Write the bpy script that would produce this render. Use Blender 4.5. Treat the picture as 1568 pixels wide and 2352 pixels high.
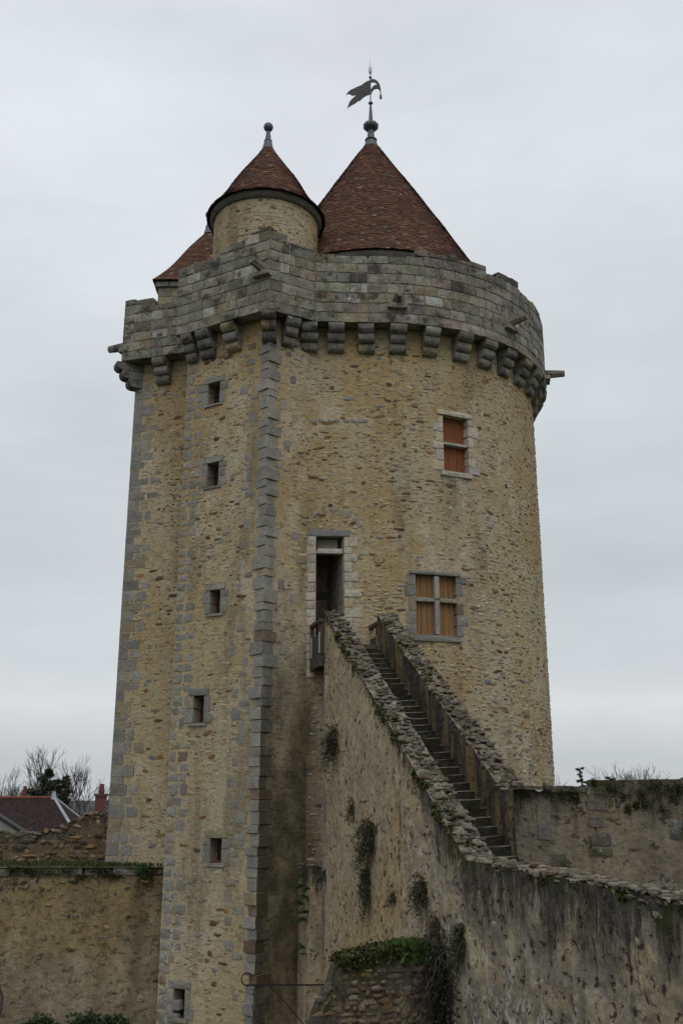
import bpy, math, random
import numpy as np
from mathutils import Vector, Matrix, noise
random.seed(7); np.random.seed(7)
scene = bpy.context.scene
for o in list(bpy.data.objects): bpy.data.objects.remove(o)

# ------------------------------------------------------------------ camera, sky, sun, exposure
PITCH = math.radians(16.5)
cam_data = bpy.data.cameras.new('camera'); cam = bpy.data.objects.new('camera', cam_data)
scene.collection.objects.link(cam); scene.camera = cam
cam_data.sensor_fit = 'VERTICAL'; cam_data.sensor_height = 36.0; cam_data.sensor_width = 24.0
cam_data.lens = 35.0; cam_data.clip_start = 0.1; cam_data.clip_end = 6000
cam.location = (0, 0, 0); cam.rotation_euler = (math.radians(90) + PITCH, 0, 0)

SUN_EL, SUN_AZ = 56.0, 172.0          # azimuth measured from +Y (view direction), clockwise
world = bpy.data.worlds.new('World'); scene.world = world; world.use_nodes = True
wn = world.node_tree; wn.nodes.clear()
def W(t, **k):
    n = wn.nodes.new(t)
    for a, b in k.items(): setattr(n, a, b)
    return n
w_out = W('ShaderNodeOutputWorld'); w_bg = W('ShaderNodeBackground')
w_sky = W('ShaderNodeTexSky', sky_type='NISHITA', sun_disc=False)
w_sky.sun_elevation = math.radians(SUN_EL); w_sky.sun_rotation = math.radians(SUN_AZ)
w_skys = W('ShaderNodeVectorMath', operation='SCALE'); w_skys.inputs['Scale'].default_value = 0.8
wn.links.new(w_sky.outputs[0], w_skys.inputs[0])
w_tc = W('ShaderNodeTexCoord'); w_sep = W('ShaderNodeSeparateXYZ')
wn.links.new(w_tc.outputs['Generated'], w_sep.inputs[0])
w_ramp = W('ShaderNodeValToRGB'); wn.links.new(w_sep.outputs['Z'], w_ramp.inputs[0])
cr = w_ramp.color_ramp
SKY = [(0.0, (5.3, 5.6, 5.9)), (0.045, (5.5, 5.8, 6.05)), (0.095, (7.0, 7.25, 7.5)), (0.135, (6.0, 6.3, 6.55)), (0.22, (5.65, 6.1, 6.4)), (0.36, (6.5, 6.95, 7.25)), (0.52, (7.2, 7.6, 7.95)), (0.72, (7.5, 7.75, 8.4)), (1.0, (9.6, 9.75, 9.95))]
while len(cr.elements) < len(SKY): cr.elements.new(0.5)
for e, (p, c) in zip(cr.elements, SKY):
    e.position = p; e.color = (c[0] / 10, c[1] / 10, c[2] / 10, 1)
w_map = W('ShaderNodeMapping'); w_map.inputs['Scale'].default_value = (1.0, 1.0, 3.4)
wn.links.new(w_tc.outputs['Generated'], w_map.inputs[0])
w_n1 = W('ShaderNodeTexNoise'); w_n1.inputs['Scale'].default_value = 1.7; w_n1.inputs['Detail'].default_value = 6; w_n1.inputs['Roughness'].default_value = 0.58
wn.links.new(w_map.outputs[0], w_n1.inputs['Vector'])
w_mr = W('ShaderNodeMapRange'); w_mr.inputs['From Min'].default_value = 0.3; w_mr.inputs['From Max'].default_value = 0.7
w_mr.inputs['To Min'].default_value = 0.87; w_mr.inputs['To Max'].default_value = 1.13
wn.links.new(w_n1.outputs[0], w_mr.inputs[0])
w_cl = W('ShaderNodeVectorMath', operation='SCALE')
wn.links.new(w_ramp.outputs[0], w_cl.inputs[0]); wn.links.new(w_mr.outputs[0], w_cl.inputs['Scale'])
w_ten = W('ShaderNodeVectorMath', operation='SCALE'); w_ten.inputs['Scale'].default_value = 10.0
wn.links.new(w_cl.outputs[0], w_ten.inputs[0])
w_mix = W('ShaderNodeMix', data_type='RGBA'); w_mix.inputs[0].default_value = 0.95     # cloud cover over the clear sky
wn.links.new(w_skys.outputs[0], w_mix.inputs[6]); wn.links.new(w_ten.outputs[0], w_mix.inputs[7])
wn.links.new(w_mix.outputs[2], w_bg.inputs[0]); w_bg.inputs[1].default_value = 0.1
wn.links.new(w_bg.outputs[0], w_out.inputs[0])

sun_data = bpy.data.lights.new('sun', 'SUN'); sun_data.energy = 0.95; sun_data.angle = math.radians(50); sun_data.color = (1.0, 0.96, 0.9)
sun = bpy.data.objects.new('sun', sun_data); scene.collection.objects.link(sun)
_az, _el = math.radians(SUN_AZ), math.radians(SUN_EL)
_sd = Vector((math.sin(_az) * math.cos(_el), math.cos(_az) * math.cos(_el), math.sin(_el)))
sun.rotation_euler = (-_sd).to_track_quat('-Z', 'Y').to_euler(); sun.location = _sd * 60

vs = scene.view_settings
vs.view_transform = 'Standard'; vs.look = 'None'; vs.gamma = 1.0; vs.use_curve_mapping = False; vs.exposure = 0.0
scene.cycles.max_bounces = 6; scene.cycles.use_denoising = True

# ------------------------------------------------------------------ helpers: view rays, surfaces
GROUND = -8.5
FPX = 2352 * 35 / 36
CP, SP = math.cos(PITCH), math.sin(PITCH)
def ray(x, y):
    u = (x - 784) / FPX; v = (1176 - y) / FPX; d = CP - v * SP
    return u / d, (SP + v * CP) / d
def at(x, y, Y):
    a, b = ray(x, y); return Vector((a * Y, Y, b * Y))
def V2(x, y): return Vector((x, y))
class Plane:                                   # vertical wall face; s runs to the right as seen from outside
    def __init__(s, o, t, length): s.o = V2(*o); s.t = V2(*t).normalized(); s.n = V2(s.t.y, -s.t.x); s.length = length
    def frame(s, a): return s.o + s.t * a, s.t, s.n
    def hit(s, x, y):
        a, b = ray(x, y); Y = s.n.dot(s.o) / (s.n.x * a + s.n.y)
        return (V2(a * Y, Y) - s.o).dot(s.t), b * Y
class Drum:
    def __init__(s, c, R): s.c = V2(*c); s.R = R
    def frame(s, a):
        th = a / s.R; n = V2(math.sin(th), -math.cos(th)); return s.c + n * s.R, V2(-n.y, n.x), n
    def hit(s, x, y):
        a, b = ray(x, y); A = a * a + 1; B = -2 * (a * s.c.x + s.c.y); C = s.c.dot(s.c) - s.R ** 2
        D = max(B * B - 4 * A * C, 0); Y = (-B - math.sqrt(D)) / (2 * A)
        p = V2(a * Y, Y) - s.c
        return math.atan2(p.x, -p.y) * s.R, b * Y
def pt(S, a, z, d=0.0):
    p, t, n = S.frame(a); p = p + n * d; return Vector((p.x, p.y, z))
def nse(p, sc=1.0): return noise.noise(Vector(p) * sc)

# ------------------------------------------------------------------ helpers: objects
WM = {}
def link(name, mesh, parent=None, M=None, loc=None, mat=None, kind=None, color=None):
    o = bpy.data.objects.new(name, mesh); scene.collection.objects.link(o)
    M = M if M is not None else (Matrix.Translation(loc) if loc is not None else Matrix.Identity(4))
    if parent is not None:
        o.parent = parent; o.matrix_parent_inverse = WM[parent.name].inverted()
    o.matrix_basis = M; WM[o.name] = M.copy()
    if mat is not None and mesh is not None and not mesh.materials: mesh.materials.append(mat)
    if kind: o['kind'] = kind
    if color is not None: o.color = (color[0], color[1], color[2], 1)
    return o
def tag(o, label, cat, group=None):
    o['label'] = label; o['category'] = cat
    if group: o['group'] = group
    return o
def thing(name, label, cat, loc=(0, 0, 0), group=None):
    return tag(link(name, None, loc=Vector(loc)), label, cat, group)

class MB:
    def __init__(s): s.v = []; s.f = []; s.c = []; s.smooth = False
    def quad(s, a, b, c, d, col=None):
        i = len(s.v); s.v += [tuple(a), tuple(b), tuple(c), tuple(d)]; s.f.append((i, i + 1, i + 2, i + 3))
        if col is not None: s.c += [col] * 4
    def poly(s, pts, col=None):
        i = len(s.v); s.v += [tuple(p) for p in pts]; s.f.append(tuple(range(i, i + len(pts))))
        if col is not None: s.c += [col] * len(pts)
    def add(s, verts, faces, col=None):
        i = len(s.v); s.v += [tuple(p) for p in verts]; s.f += [tuple(k + i for k in f) for f in faces]
        if col is not None: s.c += [col] * len(verts)
    def box(s, o, ax, ay, az, col=None):       # o = centre, ax.. half vectors
        o, ax, ay, az = map(Vector, (o, ax, ay, az))
        vs_ = [o + ax * i + ay * j + az * k for i in (-1, 1) for j in (-1, 1) for k in (-1, 1)]
        s.add(vs_, [(0, 1, 3, 2), (4, 6, 7, 5), (0, 4, 5, 1), (2, 3, 7, 6), (0, 2, 6, 4), (1, 5, 7, 3)], col)
    def bx(s, x0, x1, y0, y1, z0, z1, col=None):
        s.box(((x0 + x1) / 2, (y0 + y1) / 2, (z0 + z1) / 2), ((x1 - x0) / 2, 0, 0), (0, (y1 - y0) / 2, 0), (0, 0, (z1 - z0) / 2), col)
    def tube(s, pts, rad, n=6, col=None, cap=True):
        pts = [Vector(p) for p in pts]; rings = []
        for i, p in enumerate(pts):
            d = (pts[min(i + 1, len(pts) - 1)] - pts[max(i - 1, 0)]).normalized()
            a = d.cross(Vector((0, 0, 1)) if abs(d.z) < 0.9 else Vector((1, 0, 0))).normalized(); b = d.cross(a)
            r = rad[i] if isinstance(rad, (list, tuple)) else rad
            rings.append([p + (a * math.cos(2 * math.pi * k / n) + b * math.sin(2 * math.pi * k / n)) * r for k in range(n)])
        vs_ = [q for r in rings for q in r]; fs = []
        for i in range(len(rings) - 1):
            for k in range(n):
                k2 = (k + 1) % n; fs.append((i * n + k, i * n + k2, (i + 1) * n + k2, (i + 1) * n + k))
        if cap: fs.append(tuple(range(n))[::-1]); fs.append(tuple((len(rings) - 1) * n + k for k in range(n)))
        s.add(vs_, fs, col)
    def lathe(s, prof, c, n=32, col=None, flute=None):
        vs_ = []; fs = []
        for (r, z) in prof:
            for k in range(n):
                a = 2 * math.pi * k / n; rr = r * (1 + (flute * math.cos(a * 10) if flute and r > 0.15 else 0))
                vs_.append((c[0] + rr * math.sin(a), c[1] - rr * math.cos(a), z))
        for i in range(len(prof) - 1):
            for k in range(n):
                k2 = (k + 1) % n; fs.append((i * n + k, i * n + k2, (i + 1) * n + k2, (i + 1) * n + k))
        s.add(vs_, fs, col)
    def mesh(s, name, mat=None):
        me = bpy.data.meshes.new(name); me.from_pydata(s.v, [], s.f)
        if s.c:
            at_ = me.color_attributes.new('Col', 'FLOAT_COLOR', 'POINT')
            arr = np.ones((len(s.v), 4), np.float32); arr[:, :3] = np.array(s.c, np.float32)
            at_.data.foreach_set('color', arr.ravel())
        if s.smooth: me.polygons.foreach_set('use_smooth', [True] * len(me.polygons))
        if mat: me.materials.append(mat)
        me.update(); return me
    def build(s, name, mat, parent=None, kind=None, loc=None):
        return link(name, s.mesh(name, mat), parent, kind=kind)

# stone templates: x = width, y = outward depth (0 back .. 1 front), z = height
def stone_tmpl(seed, n=8, square=0.8, jit=0.06, inset=0.1, bulge=0.06, faces2=True):
    rnd = random.Random(seed); ring = []
    for k in range(n):
        a = 2 * math.pi * (k + 0.5) / n; c, s_ = math.cos(a), math.sin(a); e = 1 - square
        x = 0.5 * math.copysign(abs(c) ** e, c); z = 0.5 * math.copysign(abs(s_) ** e, s_)
        ring.append((x + rnd.uniform(-jit, jit), z + rnd.uniform(-jit, jit)))
    v = [(x, 0, z) for x, z in ring] + [(x, 0.8, z) for x, z in ring]
    f = []
    for k in range(n): k2 = (k + 1) % n; f.append((k, k2, n + k2, n + k))
    if faces2:
        v += [(x * (1 - inset), 1.0 + rnd.uniform(-bulge, bulge), z * (1 - inset)) for x, z in ring]
        for k in range(n): k2 = (k + 1) % n; f.append((n + k, n + k2, 2 * n + k2, 2 * n + k))
        b = 2 * n
    else: b = n
    v.append((rnd.uniform(-.1, .1), 1.0 + bulge * rnd.uniform(0, 1.5), rnd.uniform(-.1, .1))); c = len(v) - 1
    for k in range(n): f.append((b + k, b + (k + 1) % n, c))
    f.append(tuple(range(n))[::-1])
    return np.array(v, np.float32), f
T_ASH = [stone_tmpl(100 + i, 8, 0.84, 0.03, 0.035, 0.02) for i in range(14)]
T_QUO = [stone_tmpl(600 + i, 9, 0.64, 0.06, 0.10, 0.05) for i in range(16)]
T_RUB = [stone_tmpl(200 + i, 7, 0.35, 0.13, 0.16, 0.10) for i in range(24)]
T_SLAB = [stone_tmpl(400 + i, 7, 0.25, 0.15, 0.05, 0.10) for i in range(24)]
T_SML = [stone_tmpl(300 + i, 6, 0.35, 0.15, 0, 0.2, False) for i in range(24)]
T_SLS = [stone_tmpl(500 + i, 6, 0.25, 0.17, 0, 0.08, False) for i in range(24)]
def tmpl_meshes(ts, mat, nm):
    out = []
    for i, (v, f) in enumerate(ts):
        me = bpy.data.meshes.new(nm); me.from_pydata(v.tolist(), [], f); me.materials.append(mat); me.update(); out.append(me)
    return out
class Batch:                                   # many stones joined into one part
    def __init__(s): s.V = []; s.C = []; s.F = []; s.T = []; s.n = 0
    def add(s, tm, M, col):
        v, f = tm; w = v @ np.array(M.to_3x3().transposed(), np.float32) + np.array(M.translation, np.float32)
        s.V.append(w); s.C.append(np.tile(np.array([*col, 1], np.float32), (len(v), 1)))
        for q in f: s.F.extend([k + s.n for k in q]); s.T.append(len(q))
        s.n += len(v)
    def build(s, name, mat, parent, kind='stuff'):
        if not s.V: return None
        me = bpy.data.meshes.new(name); V_ = np.concatenate(s.V); C_ = np.concatenate(s.C)
        me.vertices.add(len(V_)); me.vertices.foreach_set('co', V_.ravel())
        me.loops.add(len(s.F)); me.loops.foreach_set('vertex_index', np.array(s.F, np.int32))
        tot = np.array(s.T, np.int32); st = np.concatenate([[0], np.cumsum(tot)[:-1]]).astype(np.int32)
        me.polygons.add(len(tot)); me.polygons.foreach_set('loop_start', st); me.polygons.foreach_set('loop_total', tot)
        a = me.color_attributes.new('Col', 'FLOAT_COLOR', 'POINT'); a.data.foreach_set('color', C_.ravel())
        me.materials.append(mat); me.update(calc_edges=True); me.validate()
        return link(name, me, parent, kind=kind)
def frameM(p, t, n, w, d, h, roll=0.0, tilt=0.0, yaw=0.0):
    """p = back centre (3d); t,n 2d; stone of width w, depth d (outward), height h"""
    X = Vector((t.x, t.y, 0)); Y = Vector((n.x, n.y, 0)); Z = Vector((0, 0, 1))
    if roll: X, Z = X * math.cos(roll) + Z * math.sin(roll), Z * math.cos(roll) - X * math.sin(roll)
    if tilt: Y, Z = Y * math.cos(tilt) - Z * math.sin(tilt), Z * math.cos(tilt) + Y * math.sin(tilt)
    if yaw: X, Y = X * math.cos(yaw) + Y * math.sin(yaw), Y * math.cos(yaw) - X * math.sin(yaw)
    M = Matrix(((X.x * w, Y.x * d, Z.x * h, p.x), (X.y * w, Y.y * d, Z.y * h, p.y), (X.z * w, Y.z * d, Z.z * h, p.z), (0, 0, 0, 1)))
    return M
def vary(c, a=0.15, hue=0.04):
    k = random.uniform(1 - a, 1 + a); return tuple(max(0.004, x * k * random.uniform(1 - hue, 1 + hue)) for x in c)
def smooth(a, b, x): q = min(1, max(0, (x - a) / (b - a))); return q * q * (3 - 2 * q)
def pick(pal):
    r = random.random() * sum(p[0] for p in pal)
    for w, c in pal:
        r -= w
        if r <= 0: return c
    return pal[-1][1]

# ------------------------------------------------------------------ helpers: materials
class NT:
    def __init__(s, name, rough=0.9, spec=0.25):
        s.m = bpy.data.materials.new(name); s.m.use_nodes = True; s.t = s.m.node_tree; s.t.nodes.clear()
        s.out = s.n('ShaderNodeOutputMaterial'); s.b = s.n('ShaderNodeBsdfPrincipled'); s.l(s.b.outputs[0], s.out.inputs[0])
        s.b.inputs['Roughness'].default_value = rough; s.b.inputs['Specular IOR Level'].default_value = spec
        s.pos = s.n('ShaderNodeNewGeometry').outputs['Position']
    def n(s, t, **k):
        n = s.t.nodes.new(t)
        for a, b in k.items(): setattr(n, a, b)
        return n
    def l(s, a, b): s.t.links.new(a, b)
    def noise(s, scale, detail=3, rough=0.55, stretch=None, vec=None, off=0):
        v = vec or s.pos
        if stretch or off:
            mp = s.n('ShaderNodeMapping'); mp.inputs['Scale'].default_value = stretch or (1, 1, 1); mp.inputs['Location'].default_value = (off, off * .7, off * 1.3)
            s.l(v, mp.inputs[0]); v = mp.outputs[0]
        t = s.n('ShaderNodeTexNoise'); t.inputs['Scale'].default_value = scale; t.inputs['Detail'].default_value = detail; t.inputs['Roughness'].default_value = rough
        s.l(v, t.inputs['Vector']); return t.outputs[0]
    def rng(s, x, a, b, c=0.0, d=1.0, smooth=True):
        r = s.n('ShaderNodeMapRange'); r.interpolation_type = 'SMOOTHSTEP' if smooth else 'LINEAR'
        for k, q in zip(('From Min', 'From Max', 'To Min', 'To Max'), (a, b, c, d)): r.inputs[k].default_value = q
        s.l(x, r.inputs[0]); return r.outputs[0]
    def math(s, op, a, b=None, clamp=False):
        m = s.n('ShaderNodeMath', operation=op, use_clamp=clamp)
        for i, q in enumerate((a, b)):
            if q is None: continue
            if isinstance(q, (int, float)): m.inputs[i].default_value = q
            else: s.l(q, m.inputs[i])
        return m.outputs[0]
    def mix(s, f, a, b, mode='MIX'):
        m = s.n('ShaderNodeMix', data_type='RGBA', blend_type=mode)
        for i, q in ((0, f), (6, a), (7, b)):
            if isinstance(q, (int, float)): m.inputs[i].default_value = q
            elif isinstance(q, tuple): m.inputs[i].default_value = (*q, 1)
            else: s.l(q, m.inputs[i])
        return m.outputs[2]
    def attr(s, name, out='Color'): a = s.n('ShaderNodeAttribute'); a.attribute_name = name; return a.outputs[out]
    def objcol(s): return s.n('ShaderNodeObjectInfo').outputs['Color']
    def xyz(s): a = s.n('ShaderNodeSeparateXYZ'); s.l(s.pos, a.inputs[0]); return a.outputs
    def scale(s, c, f): return s.mix(1.0, c, s.grey(f), 'MULTIPLY')
    def grey(s, f):
        c = s.n('ShaderNodeCombineColor'); [s.l(f, c.inputs[i]) for i in range(3)]; return c.outputs[0]
    def bump(s, h, strength=0.6, dist=0.03):
        b = s.n('ShaderNodeBump'); b.inputs['Strength'].default_value = strength; b.inputs['Distance'].default_value = dist
        s.l(h, b.inputs['Height']); s.l(b.outputs[0], s.b.inputs['Normal'])
    def done(s, col): s.l(col, s.b.inputs['Base Color']) if not isinstance(col, tuple) else setattr(s.b.inputs['Base Color'], 'default_value', (*col, 1)); return s.m

def stone_mat(name, src='obj', lichen=0.0, dark=0.0, orange=0.0, moss=0.0, bump=0.5, damp=None):
    t = NT(name); c = t.objcol() if src == 'obj' else t.attr('Col')
    f = t.noise(15, 6, 0.75); c = t.scale(c, t.rng(f, 0.3, 0.7, 0.58, 1.38, False))
    g = t.noise(2.2, 3, 0.6); c = t.scale(c, t.rng(g, 0.3, 0.7, 0.82, 1.15, False))
    if dark:
        m = t.math('MULTIPLY', t.rng(t.noise(1.7, 5, 0.7, off=3.1), 0.50, 0.66), dark); c = t.mix(m, c, (0.034, 0.032, 0.027))
    if lichen:
        m = t.math('MULTIPLY', t.rng(t.noise(7, 4, 0.6, off=9.1), 0.6, 0.7), lichen); c = t.mix(m, c, (0.36, 0.36, 0.32))
    if orange:
        m = t.math('MULTIPLY', t.rng(t.noise(2.4, 5, 0.75, off=17.3), 0.66, 0.72), orange); c = t.mix(m, c, (0.20, 0.095, 0.02))
    if moss:
        m = t.math('MULTIPLY', t.rng(t.noise(2.0, 4, 0.7, off=5.3), 0.5, 0.62), moss); c = t.mix(m, c, (0.035, 0.042, 0.012))
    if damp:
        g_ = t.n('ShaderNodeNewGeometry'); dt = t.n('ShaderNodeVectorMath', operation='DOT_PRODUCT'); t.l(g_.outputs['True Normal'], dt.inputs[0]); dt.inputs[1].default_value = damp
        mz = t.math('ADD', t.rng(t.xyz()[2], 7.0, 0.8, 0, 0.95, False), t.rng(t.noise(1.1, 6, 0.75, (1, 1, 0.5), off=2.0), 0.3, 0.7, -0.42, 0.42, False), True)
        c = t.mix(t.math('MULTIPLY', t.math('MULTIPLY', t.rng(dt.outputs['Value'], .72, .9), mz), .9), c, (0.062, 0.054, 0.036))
    t.bump(t.noise(18, 5, 0.75), bump, 0.05); return t.done(c)

def plaster_mat(name, algae=False, damp_shade_edge=False):
    t = NT(name, 0.95, 0.15); x = t.xyz()
    c = t.mix(t.rng(t.noise(0.33, 4, 0.6, (1, 1, 0.45)), 0.40, 0.60), (0.425, 0.345, 0.212), (0.42, 0.365, 0.26))
    zo = t.rng(x[2], 2.0, 11.0, -0.03, 0.075, False)
    c = t.mix(t.rng(t.math('ADD', t.noise(0.42, 6, 0.68, (1, 1, 0.5), off=4.2), zo), 0.49, 0.64, 0, .75), c, (0.385, 0.272, 0.13))
    c = t.mix(t.math('MULTIPLY', t.rng(t.noise(0.8, 4, 0.65, (1, 1, 0.18), off=11.0), 0.52, 0.68), 0.65), c, (0.185, 0.155, 0.10))
    c = t.mix(t.math('MULTIPLY', t.rng(t.noise(0.6, 4, 0.7, (1, 1, 0.6), off=23.0), 0.52, 0.66), 0.75), c, (0.50, 0.435, 0.315))
    h = t.noise(8, 6, 0.75, (0.75, 0.75, 1.25)); c = t.scale(c, t.rng(h, 0.32, 0.68, 0.74, 1.2, False))
    rough_m = t.rng(t.noise(0.38, 4, 0.6, off=61), 0.40, 0.60, 0.5, 1.0)
    pit = t.rng(t.noise(6.0, 4, 0.65, (0.7, 0.7, 1.45), off=31), 0.585, 0.65); pit = t.math('MULTIPLY', pit, rough_m); c = t.mix(t.math('MULTIPLY', pit, 0.62), c, (0.10, 0.075, 0.045))  # shadow inside the pits painted into the plaster colour
    c = t.scale(c, t.rng(t.noise(40, 2, 0.5), 0.3, 0.7, 0.9, 1.1, False))
    if damp_shade_edge:  # damp stain and the shadow under the footbridge, both mixed into the colour
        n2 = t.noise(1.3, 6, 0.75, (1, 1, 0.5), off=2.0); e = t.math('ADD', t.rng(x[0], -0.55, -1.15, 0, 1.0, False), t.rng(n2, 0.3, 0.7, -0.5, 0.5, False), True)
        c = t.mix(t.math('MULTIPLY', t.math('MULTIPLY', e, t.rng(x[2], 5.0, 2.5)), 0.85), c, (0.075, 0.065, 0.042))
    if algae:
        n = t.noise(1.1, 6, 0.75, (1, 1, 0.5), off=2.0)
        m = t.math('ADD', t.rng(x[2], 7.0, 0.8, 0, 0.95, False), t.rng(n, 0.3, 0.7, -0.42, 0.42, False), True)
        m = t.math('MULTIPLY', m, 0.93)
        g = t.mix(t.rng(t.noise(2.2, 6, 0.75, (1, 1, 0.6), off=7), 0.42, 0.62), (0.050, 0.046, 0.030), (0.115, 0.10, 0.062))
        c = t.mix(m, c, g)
    t.bump(t.math('SUBTRACT', h, t.math('MULTIPLY', pit, 0.6)), 0.85, 0.075); return t.done(c)

def streak_mat(name, base=(0.4, 0.33, 0.22), ochre=(0.42, 0.27, 0.1), black=1.0, reach=2.2, white=0.5, moss=0.6, ochre_amt=1.0, grey=0.0, lift=0.2, pits=0.85):
    return _streak(name, base, ochre, black, reach, white, moss, ochre_amt, grey, lift, pits)
def _streak(name, base=(0.40, 0.33, 0.22), ochre=(0.42, 0.27, 0.10), black=1.0, reach=2.2, white=0.5, moss=0.6, ochre_amt=1.0, grey=0.0, lift=0.2, pits=0.85):
    """lime render with algae streaks running down from the top; 'drop' = metres below the wall top"""
    t = NT(name, 0.95, 0.15); drop = t.attr('drop', 'Fac'); och = t.attr('ochre', 'Fac')
    c = t.mix(t.rng(t.noise(0.9, 4, 0.6), 0.4, 0.6), base, tuple(q * 0.78 for q in base))
    om = t.math('MULTIPLY', t.math('ADD', t.rng(t.noise(0.8, 4, 0.65, (1, 1, 0.3), off=8), 0.5, 0.66, 0, .5), och, True), ochre_amt); c = t.mix(om, c, ochre)
    if grey: c = t.mix(t.math('MULTIPLY', t.math('MULTIPLY', t.rng(t.noise(1.1, 5, 0.7, off=41), 0.36, 0.56), grey), t.rng(t.xyz()[1], 25.0, 19.5, .08, 1.0)), c, (0.205, 0.19, 0.162))
    wn_ = t.noise(3.2, 6, 0.78, (0.9, 0.9, 0.75), off=13); wl = t.rng(drop, 0.9, 2.4, 0.0, 1.0, False)
    h = t.noise(9, 6, 0.78, (0.75, 0.75, 1.1)); c = t.scale(c, t.rng(h, 0.3, 0.7, 0.6, 1.3, False))
    st = t.noise(2.9, 7, 0.80, (1.5, 1.5, 0.28)); fl = t.rng(drop, 0.0, reach, lift, -0.17, False)
    fine = t.noise(7.0, 6, 0.8, (0.8, 0.8, 1.0), off=3)
    m = t.rng(t.math('ADD', t.math('ADD', t.math('MULTIPLY', st, 0.78), t.math('MULTIPLY', fine, 0.22)), fl), 0.52, 0.66)
    keep = t.math('SUBTRACT', 1.0, t.math('MULTIPLY', och, 0.9))
    c = t.mix(t.math('MULTIPLY', t.math('MULTIPLY', m, black), keep), c, t.mix(t.rng(fine, .35, .65), (0.028, 0.027, 0.025), (0.115, 0.10, 0.078)))
    if moss:
        mm = t.math('MULTIPLY', t.rng(t.math('ADD', t.noise(1.6, 5, 0.7, (1, 1, 0.45), off=27), t.rng(drop, 0.0, 1.3, 0.10, -0.2, False)), 0.57, 0.66), moss)
        c = t.mix(mm, c, (0.045, 0.052, 0.012))
    blot = t.rng(t.noise(1.9, 6, 0.75, (1.2, 1.2, 0.8), off=71), 0.3, 0.7, 0.72, 1.22, False); c = t.scale(c, blot)
    c = t.mix(t.math('MULTIPLY', t.math('MULTIPLY', t.math('MULTIPLY', t.rng(wn_, 0.50, 0.575), wl), white), t.rng(t.xyz()[1], 25.0, 19.0, .2, 1.0)), c, t.scale(t.mix(1.0, (0.60, 0.575, 0.515), (1, 1, 1), 'MULTIPLY'), t.rng(h, 0.3, 0.7, 0.75, 1.1, False)))
    dr = t.attr('drip', 'Fac'); c = t.mix(t.math('MULTIPLY', dr, t.rng(fine, .3, .6, .35, .85)), c, (0.06, 0.055, 0.035))
    pit = t.rng(t.noise(6.0, 4, 0.65, (0.7, 0.7, 1.0), off=51), 0.59, 0.64); c = t.mix(t.math('MULTIPLY', pit, pits), c, (0.035, 0.03, 0.02))
    t.bump(t.math('SUBTRACT', h, pit), 0.9, 0.06); return t.done(c)

def leaf_mat(name):
    t = NT(name, 0.7, 0.3); c = t.attr('Col'); t.b.inputs['Subsurface Weight'].default_value = 0.0
    return t.done(c)
def flat_mat(name, col, rough=0.8, spec=0.3, metal=0.0, var=0.2, sc=8, stretch=None):
    t = NT(name, rough, spec); t.b.inputs['Metallic'].default_value = metal
    c = t.scale(t.mix(1.0, col, (1, 1, 1), 'MULTIPLY'), t.rng(t.noise(sc, 4, 0.6, stretch), 0.3, 0.7, 1 - var, 1 + var, False))
    t.bump(t.noise(sc * 3, 3, 0.6), 0.2, 0.01); return t.done(c)

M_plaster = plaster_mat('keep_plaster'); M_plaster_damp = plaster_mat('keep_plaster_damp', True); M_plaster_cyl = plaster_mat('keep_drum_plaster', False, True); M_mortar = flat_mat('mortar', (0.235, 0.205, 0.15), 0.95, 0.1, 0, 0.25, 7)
M_stone = stone_mat('dressed_stone', 'obj', lichen=0.3, dark=0.15)
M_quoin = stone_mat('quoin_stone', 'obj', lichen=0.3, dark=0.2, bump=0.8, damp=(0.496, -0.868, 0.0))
M_parapet = stone_mat('parapet_stone', 'obj', lichen=0.55, dark=0.85, orange=0.75, moss=0.3, bump=0.8)
M_parapet_s = stone_mat('parapet_stone_far', 'attr', lichen=0.55, dark=0.7, orange=0.75, moss=0.3, bump=0.8)
M_rubble = stone_mat('rubble_stone', 'obj', dark=0.2)
M_rubble_s = stone_mat('rubble_stone_small', 'attr', dark=0.2)
M_coping = stone_mat('coping_stone', 'obj', lichen=0.35, dark=0.6, orange=0.3, moss=0.35, bump=0.9)
M_coping_s = stone_mat('coping_stone_small', 'attr', lichen=0.35, dark=0.6, orange=0.3, moss=0.35, bump=0.9)
M_mossy = stone_mat('mossy_stone', 'obj', lichen=0.5, dark=0.6, orange=0.3, moss=0.75, bump=0.8)
M_mossy_s = stone_mat('mossy_stone_small', 'attr', lichen=0.5, dark=0.6, orange=0.3, moss=0.75, bump=0.8)
M_tile = stone_mat('clay_tile', 'attr', dark=0.35, lichen=0.05, bump=0.2)
M_lead = flat_mat('lead', (0.085, 0.095, 0.105), 0.55, 0.5, 0.3, 0.25, 5)
M_iron = flat_mat('wrought_iron', (0.022, 0.020, 0.022), 0.6, 0.4, 0.4, 0.2, 10)
M_vane = flat_mat('vane_metal', (0.045, 0.040, 0.042), 0.55, 0.4, 0.5, 0.35, 14, (1, 1, .15))
M_shut_red = flat_mat('shutter_red_wood', (0.185, 0.06, 0.02), 0.7, 0.3, 0, 0.34, 5, (5, 5, .35))
M_shut_tan = flat_mat('shutter_tan_wood', (0.225, 0.122, 0.05), 0.7, 0.3, 0, 0.32, 5, (5, 5, .35))
M_frame = flat_mat('window_frame_wood', (0.21, 0.085, 0.035), 0.65, 0.35, 0, 0.15, 8)
M_grey_wood = flat_mat('weathered_wood', (0.085, 0.072, 0.058), 0.85, 0.2, 0, 0.3, 6, (1, 1, 1))
M_panel = flat_mat('mesh_panel', (0.075, 0.073, 0.07), 0.7, 0.3, 0.2, 0.15, 30)
M_strip = flat_mat('aluminium_strip', (0.45, 0.46, 0.47), 0.5, 0.5, 0.5, 0.1, 5)
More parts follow.
